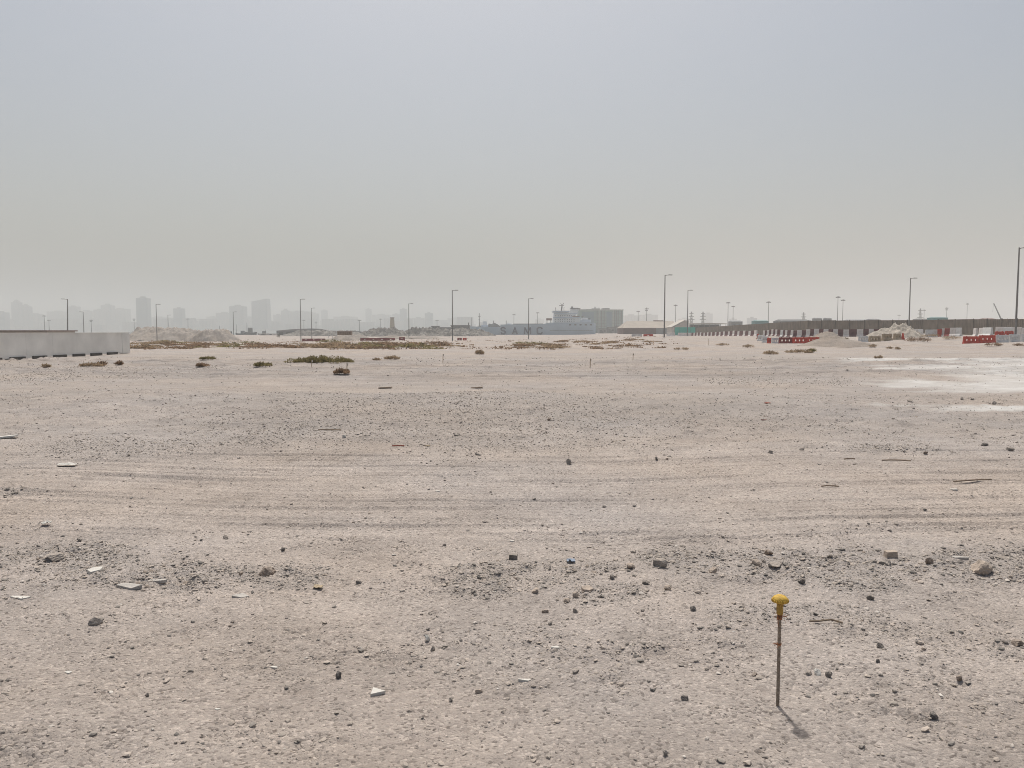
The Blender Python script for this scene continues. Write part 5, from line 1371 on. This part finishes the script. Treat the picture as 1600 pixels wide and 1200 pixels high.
sbox('lifeboat', 893, 904, 494.2, 496.4, 1.6, M['ship_rust'], ship, -7.0)
def mast(px, y0, y1, arms, m=SD, r=.35):
    mb = MB().tube([(SX(px), 0, SZ(y0) + oz), (SX(px), 0, SZ(y1) + oz)], [r, r * .5], 6)
    for ya, w in arms: mb.tube([(SX(px - w), 0, SZ(ya) + oz), (SX(px + w), 0, SZ(ya - .8) + oz)], r * .6, 6)
    return mb.build('mast', m, ship)
mm = MB().tube([(SX(877), 0, SZ(486) + oz), (SX(878), 0, SZ(478) + oz)], [.6, .45], 6)
mm.tube([(SX(878), 0, SZ(478) + oz), (SX(876), 0, SZ(474) + oz)], .25, 5).tube([(SX(878), 0, SZ(478) + oz), (SX(880.5), 0, SZ(473.5) + oz)], .25, 5).tube([(SX(873.5), 0, SZ(477.3) + oz), (SX(881), 0, SZ(477) + oz)], .28, 5).build('mast', SD, ship)
mast(749, 510.5, 489, [(495, 1.8), (499, 1.2)]); mast(771, 505, 501, [(502, .8)], SD, .3); mast(791, 507, 501, [(502, .6)], SD, .3); mast(868, 486, 480, [(482, .8)], SD, .2); mast(881, 486, 480, [(481.5, .9)], SD, .2)
mast(736.6, 510, 496, [], SD, .18)
sbox('winch_house', 754.5, 761, 502.2, 510.65, 4, HW); sbox('winch_house', 752, 763, 508, 510.66, 6, M['hull'])
MB().prism([(SX(762), SZ(510.6) + oz), (SX(783), SZ(510.6) + oz), (SX(778), SZ(507) + oz), (SX(773), SZ(504.5) + oz), (SX(768), SZ(506.5) + oz), (SX(764), SZ(505.5) + oz)], -5, 5).build('ramp_gear', M['grey_mid'], ship)
sbox('deck_house', 792, 799, 505, 506.9, 4, HW); sbox('hatch_cover', 802, 848, 505.7, 506.7, 7, M['grey_mid'])
for px in (747, 751, 765, 775): sbox('bollard', px, px + 1.2, 509, 510.6, .6, SD, ship, -6.5)
crn = sbox('deck_crane', 853.5, 862, 497.3, 500.6, 2.0, M['ship_rust']); sbox('crane_leg', 854, 855, 500.6, 505, .8, SD, crn, -1); sbox('crane_leg', 860, 861, 500.6, 504.2, .8, SD, crn, -1)
sbox('stern_house', 905.5, 922, 499.5, 504.1, 7.5, M['hull']); sbox('stern_house', 908, 917, 496.8, 499.4, 6, HW)
for px, yt in ((910, 494), (915, 498), (921, 496.5)): mast(px, 504, yt, [(yt + 1, 2.5)], SD, .3)
for k in range(5): MB().box(SX(888 + 8 * k), SX(891 + 8 * k), -9.1, -8.98, SZ(508.5) + oz, SZ(506.8) + oz).build('mooring_port', SD, ship)
MB().box(SX(858), SX(925), -9.06, -9.0, SZ(516.4) + oz, SZ(515.9) + oz).build('rubbing_strake', M['grey_mid'], ship)

# ------------------------------------------------------------------ slab sided grey green building behind the ship
D = 800; x0, x1 = xat(905, D), xat(973.5, D); zb = gz1((x0 + x1) / 2, D); w = x1 - x0; h = zat(485, D) - zb
bb = empty('slab_building', (x0, D, zb), 0, 'big boxy grey green building behind the stern of the ship', 'building')
MB().box(0, w, 0, 30, -2, h).build('wall', M['block_green'], bb)
MB().box(-.3, w + .3, -.3, 30.3, h + .002, h + 1.0).build('parapet', M['block_trim'], bb)
for a, b in ((.06, .33), (.62, .74)): MB().box(w * a, w * b, -.25, 0, h * .12, h * .93).build('glazing', M['block_glass'], bb)
for a in (.40, .445, .50, .56, .765, .80, .84, .88, .95): MB().box(w * a, w * a + .55, -.5, 0, 0, h - .1).build('fin', M['block_trim' if a in (.765, .445) else 'grey_mid'], bb)
for j in range(6): MB().box(w * .34, w * .995, -.12, 0, h * (.14 + .14 * j), h * (.14 + .14 * j) + .3).build('floor_band', M['grey_mid'], bb)
for a, b, y in ((.0, .14, 483), (.16, .30, 482.8), (.30, .48, 481.8), (.55, .70, 481.2), (.72, .98, 483.3)): MB().box(w * a, w * b, 4, 20, h + 1.0, zat(y, D) - zb).build('roof_plant', M['grey_mid'], bb)
for a in (.36, .38, .46): MB().tube([(w * a, 5, h), (w * a, 5, zat(479, D) - zb)], .2, 5).build('antenna', M['grey_dark'], bb)
for k, (px0, px1, yt, lb) in enumerate(((950, 960, 511, 'low grey quay hut at the right foot of the boxy building'), (936, 948, 513, 'low grey quay hut under the middle of the boxy building'), (962, 976, 509, 'grey quay crane shed right of the boxy building'))):
    block('quay_hut', 700, px0, px1, yt, 8, M['grey_mid'], lb, 'hut')

# ------------------------------------------------------------------ skyline across the water
def tower(px0, px1, yt, D, m, label, setb=0, slant=0, depth=None, crown=True):
    x0, x1 = xat(px0, D), xat(px1, D); w = x1 - x0; zb = gz1((x0 + x1) / 2, D); h = zat(yt, D) - zb; d = depth or max(18, w * .8)
    e = empty('tower_block', ((x0 + x1) / 2, D, zb), 0, label, 'tower', 'hazy skyline across the water')
    if slant:
        MB().prism([(-w / 2, -3), (w / 2, -3), (w * .42, h), (-w / 2, h - slant)], -d / 2, d / 2).build('shaft', M[m], e)
    else:
        MB().box(-w / 2, w / 2, -d / 2, d / 2, -3, h * (1 - setb)).build('shaft', M[m], e)
        if setb: MB().box(-w * .3, w * .25, -d * .3, d * .3, h * (1 - setb) + .01, h).build('setback', M[m], e)
    MB().box(-w / 2 - 3, w / 2 + 3, -d / 2 - 3, d / 2 + 3, -3, h * .08).build('podium', M['tower_b'], e)
    if crown and not slant: MB().box(-w * .2, w * .15, -d * .2, d * .2, h + .02, h + 4).build('roof_plant', M['grey_mid'], e)
    return e
TW = [(-4, 12, 488, 2900, 'tower_c', 'glassy block cut by the left edge above the beige cabin', 0, 0),
 (22, 34, 470, 3300, 'tower_a', 'slim tall tower near the left edge, taller of a close pair', .05, 0), (36, 49, 477, 3350, 'tower_a', 'tower just right of the slim tall one at the left edge', .04, 0),
 (49, 66, 491, 3400, 'tower_b', 'lower block stepping down right of the left edge pair', 0, 0), (80, 106, 487, 3900, 'tower_b', 'wide faint block left of the leaning lamp', 0, 0),
 (109, 124, 479, 3500, 'tower_a', 'tower between the leaning lamp and the short lamp', 0, 0), (126, 148, 486, 3800, 'tower_b', 'faint block behind the short lamp over the white wall', 0, 0),
 (150, 164, 484, 3600, 'tower_b', 'left shoulder block of the wide stepped group', 0, 0), (162, 178, 476, 3650, 'tower_a', 'highest block in the wide stepped group', .03, 0), (178, 201, 483, 3700, 'tower_b', 'right shoulder block of the wide stepped group', 0, 0),
 (217, 234, 465, 2650, 'tower_c', 'tallest and clearest tower of the left skyline, standing alone', .02, 0), (236, 262, 496, 3900, 'tower_b', 'low faint block right of the clearest tower', 0, 0),
 (274, 288, 482, 3000, 'tower_c', 'lone tower above the broad far sand mound', 0, 0), (300, 322, 500, 4200, 'tower_b', 'very faint low block right of the lone mound tower', 0, 0), (325, 342, 495, 4100, 'tower_b', 'faint low block left of the stepped mid towers', 0, 0),
 (341, 363, 489, 3600, 'tower_a', 'broad block left of the tower behind the faint lamp', 0, 0), (362, 384, 478, 3200, 'tower_a', 'tower with a flat top behind the faint lamp', .02, 0), (384, 398, 496, 3700, 'tower_b', 'low link block between two taller mid towers', 0, 0),
 (397, 422, 467, 3000, 'tower_a', 'tall tower with a slanting top, left of centre', 0, 10), (429, 442, 492, 3700, 'tower_b', 'low block right of the slanting tower', 0, 0), (441, 453, 484, 3500, 'tower_a', 'pointed block above the curved dark shed', .04, 0), (453, 486, 487, 3600, 'tower_b', 'wide flat block right behind the taller shed lamp', 0, 0),
 (487, 498, 490, 4000, 'tower_b', 'faint block behind the shorter shed lamp', 0, 0), (503, 512, 485, 4300, 'tower_a', 'very faint slim tower right of the shorter shed lamp', 0, 0), (524, 557, 495, 4000, 'tower_b', 'wide faint low block above the brown container', 0, 0),
 (572, 581, 483, 4400, 'tower_a', 'very faint slim tower left of the pale concrete tower', 0, 0), (583, 610, 492, 4300, 'tower_b', 'faint broad block behind the pale concrete tower', 0, 0), (614, 625, 491, 3900, 'tower_a', 'block right behind the pale concrete tower', 0, 0),
 (625.5, 636, 483, 3700, 'tower_c', 'slim bluish tower left of the lamp over the rubble', 0, 0), (645, 664, 497, 3700, 'tower_b', 'low block right of the lamp over the rubble', 0, 0), (664.5, 676.5, 489.5, 3400, 'tower_c', 'squarish bluish tower above the leftmost grey shed', 0, 0),
 (700, 722, 497.5, 4100, 'tower_b', 'faint low block behind the tallest grey shed', 0, 0), (722, 740, 500, 4200, 'tower_b', 'very low faint block behind the ship bow', 0, 0), (836, 850, 499, 4200, 'tower_b', 'faint low block over the ship deck', 0, 0),
 (975, 998, 493, 3000, 'tower_b', 'faint wide block right of the boxy green building', 0, 0), (1000, 1026, 492, 3300, 'tower_b', 'faint wide block behind the thin masts over the warehouse', 0, 0), (1060, 1080, 498, 3600, 'tower_b', 'faint low block behind the left lattice pylon', 0, 0),
 (1100, 1112, 490, 3400, 'tower_a', 'faint slim block right of the right lattice pylon', 0, 0), (1168, 1181, 497, 2700, 'tower_c', 'low bluish block left of the teal hut', 0, 0), (1140, 1150, 498, 3000, 'tower_b', 'faint low block behind the pair of masts', 0, 0)]
for px0, px1, yt, D, m, lb, sb, sl in TW: tower(px0, px1, yt, 2470 + (D - 2650) * .72, m, lb, sb, sl)
rr = random.Random(8)
lw = MB()
for k in range(230):
    px = rr.uniform(-30, 760); D = rr.uniform(2700, 3600); x = xat(px, D); w = rr.uniform(8, 30); zb = gz1(x, D)
    lw.box(x - w, x + w, D, D + 30, zb - 2, zb + rr.uniform(8, 50) + .01 * k)
o = lw.build('city_mass', M['tower_b']); tag(o, kind='stuff')

# ------------------------------------------------------------------ dusty air
hz = bpy.data.materials.new('dusty_air'); hz.use_nodes = True
hn, hl = hz.node_tree.nodes, hz.node_tree.links
hn.remove(hn['Principled BSDF'])
pv = hn.new('ShaderNodeVolumePrincipled')
pv.inputs['Color'].default_value = (.845, .86, .853, 1)
pv.inputs['Density'].default_value = 0.0006
pv.inputs['Anisotropy'].default_value = 0.0
hl.new(pv.outputs[0], hn['Material Output'].inputs['Volume'])
haze = MB().box(-6200, 6200, -120, 6200, -9, 200).build('haze', hz)
tag(haze, kind='stuff')
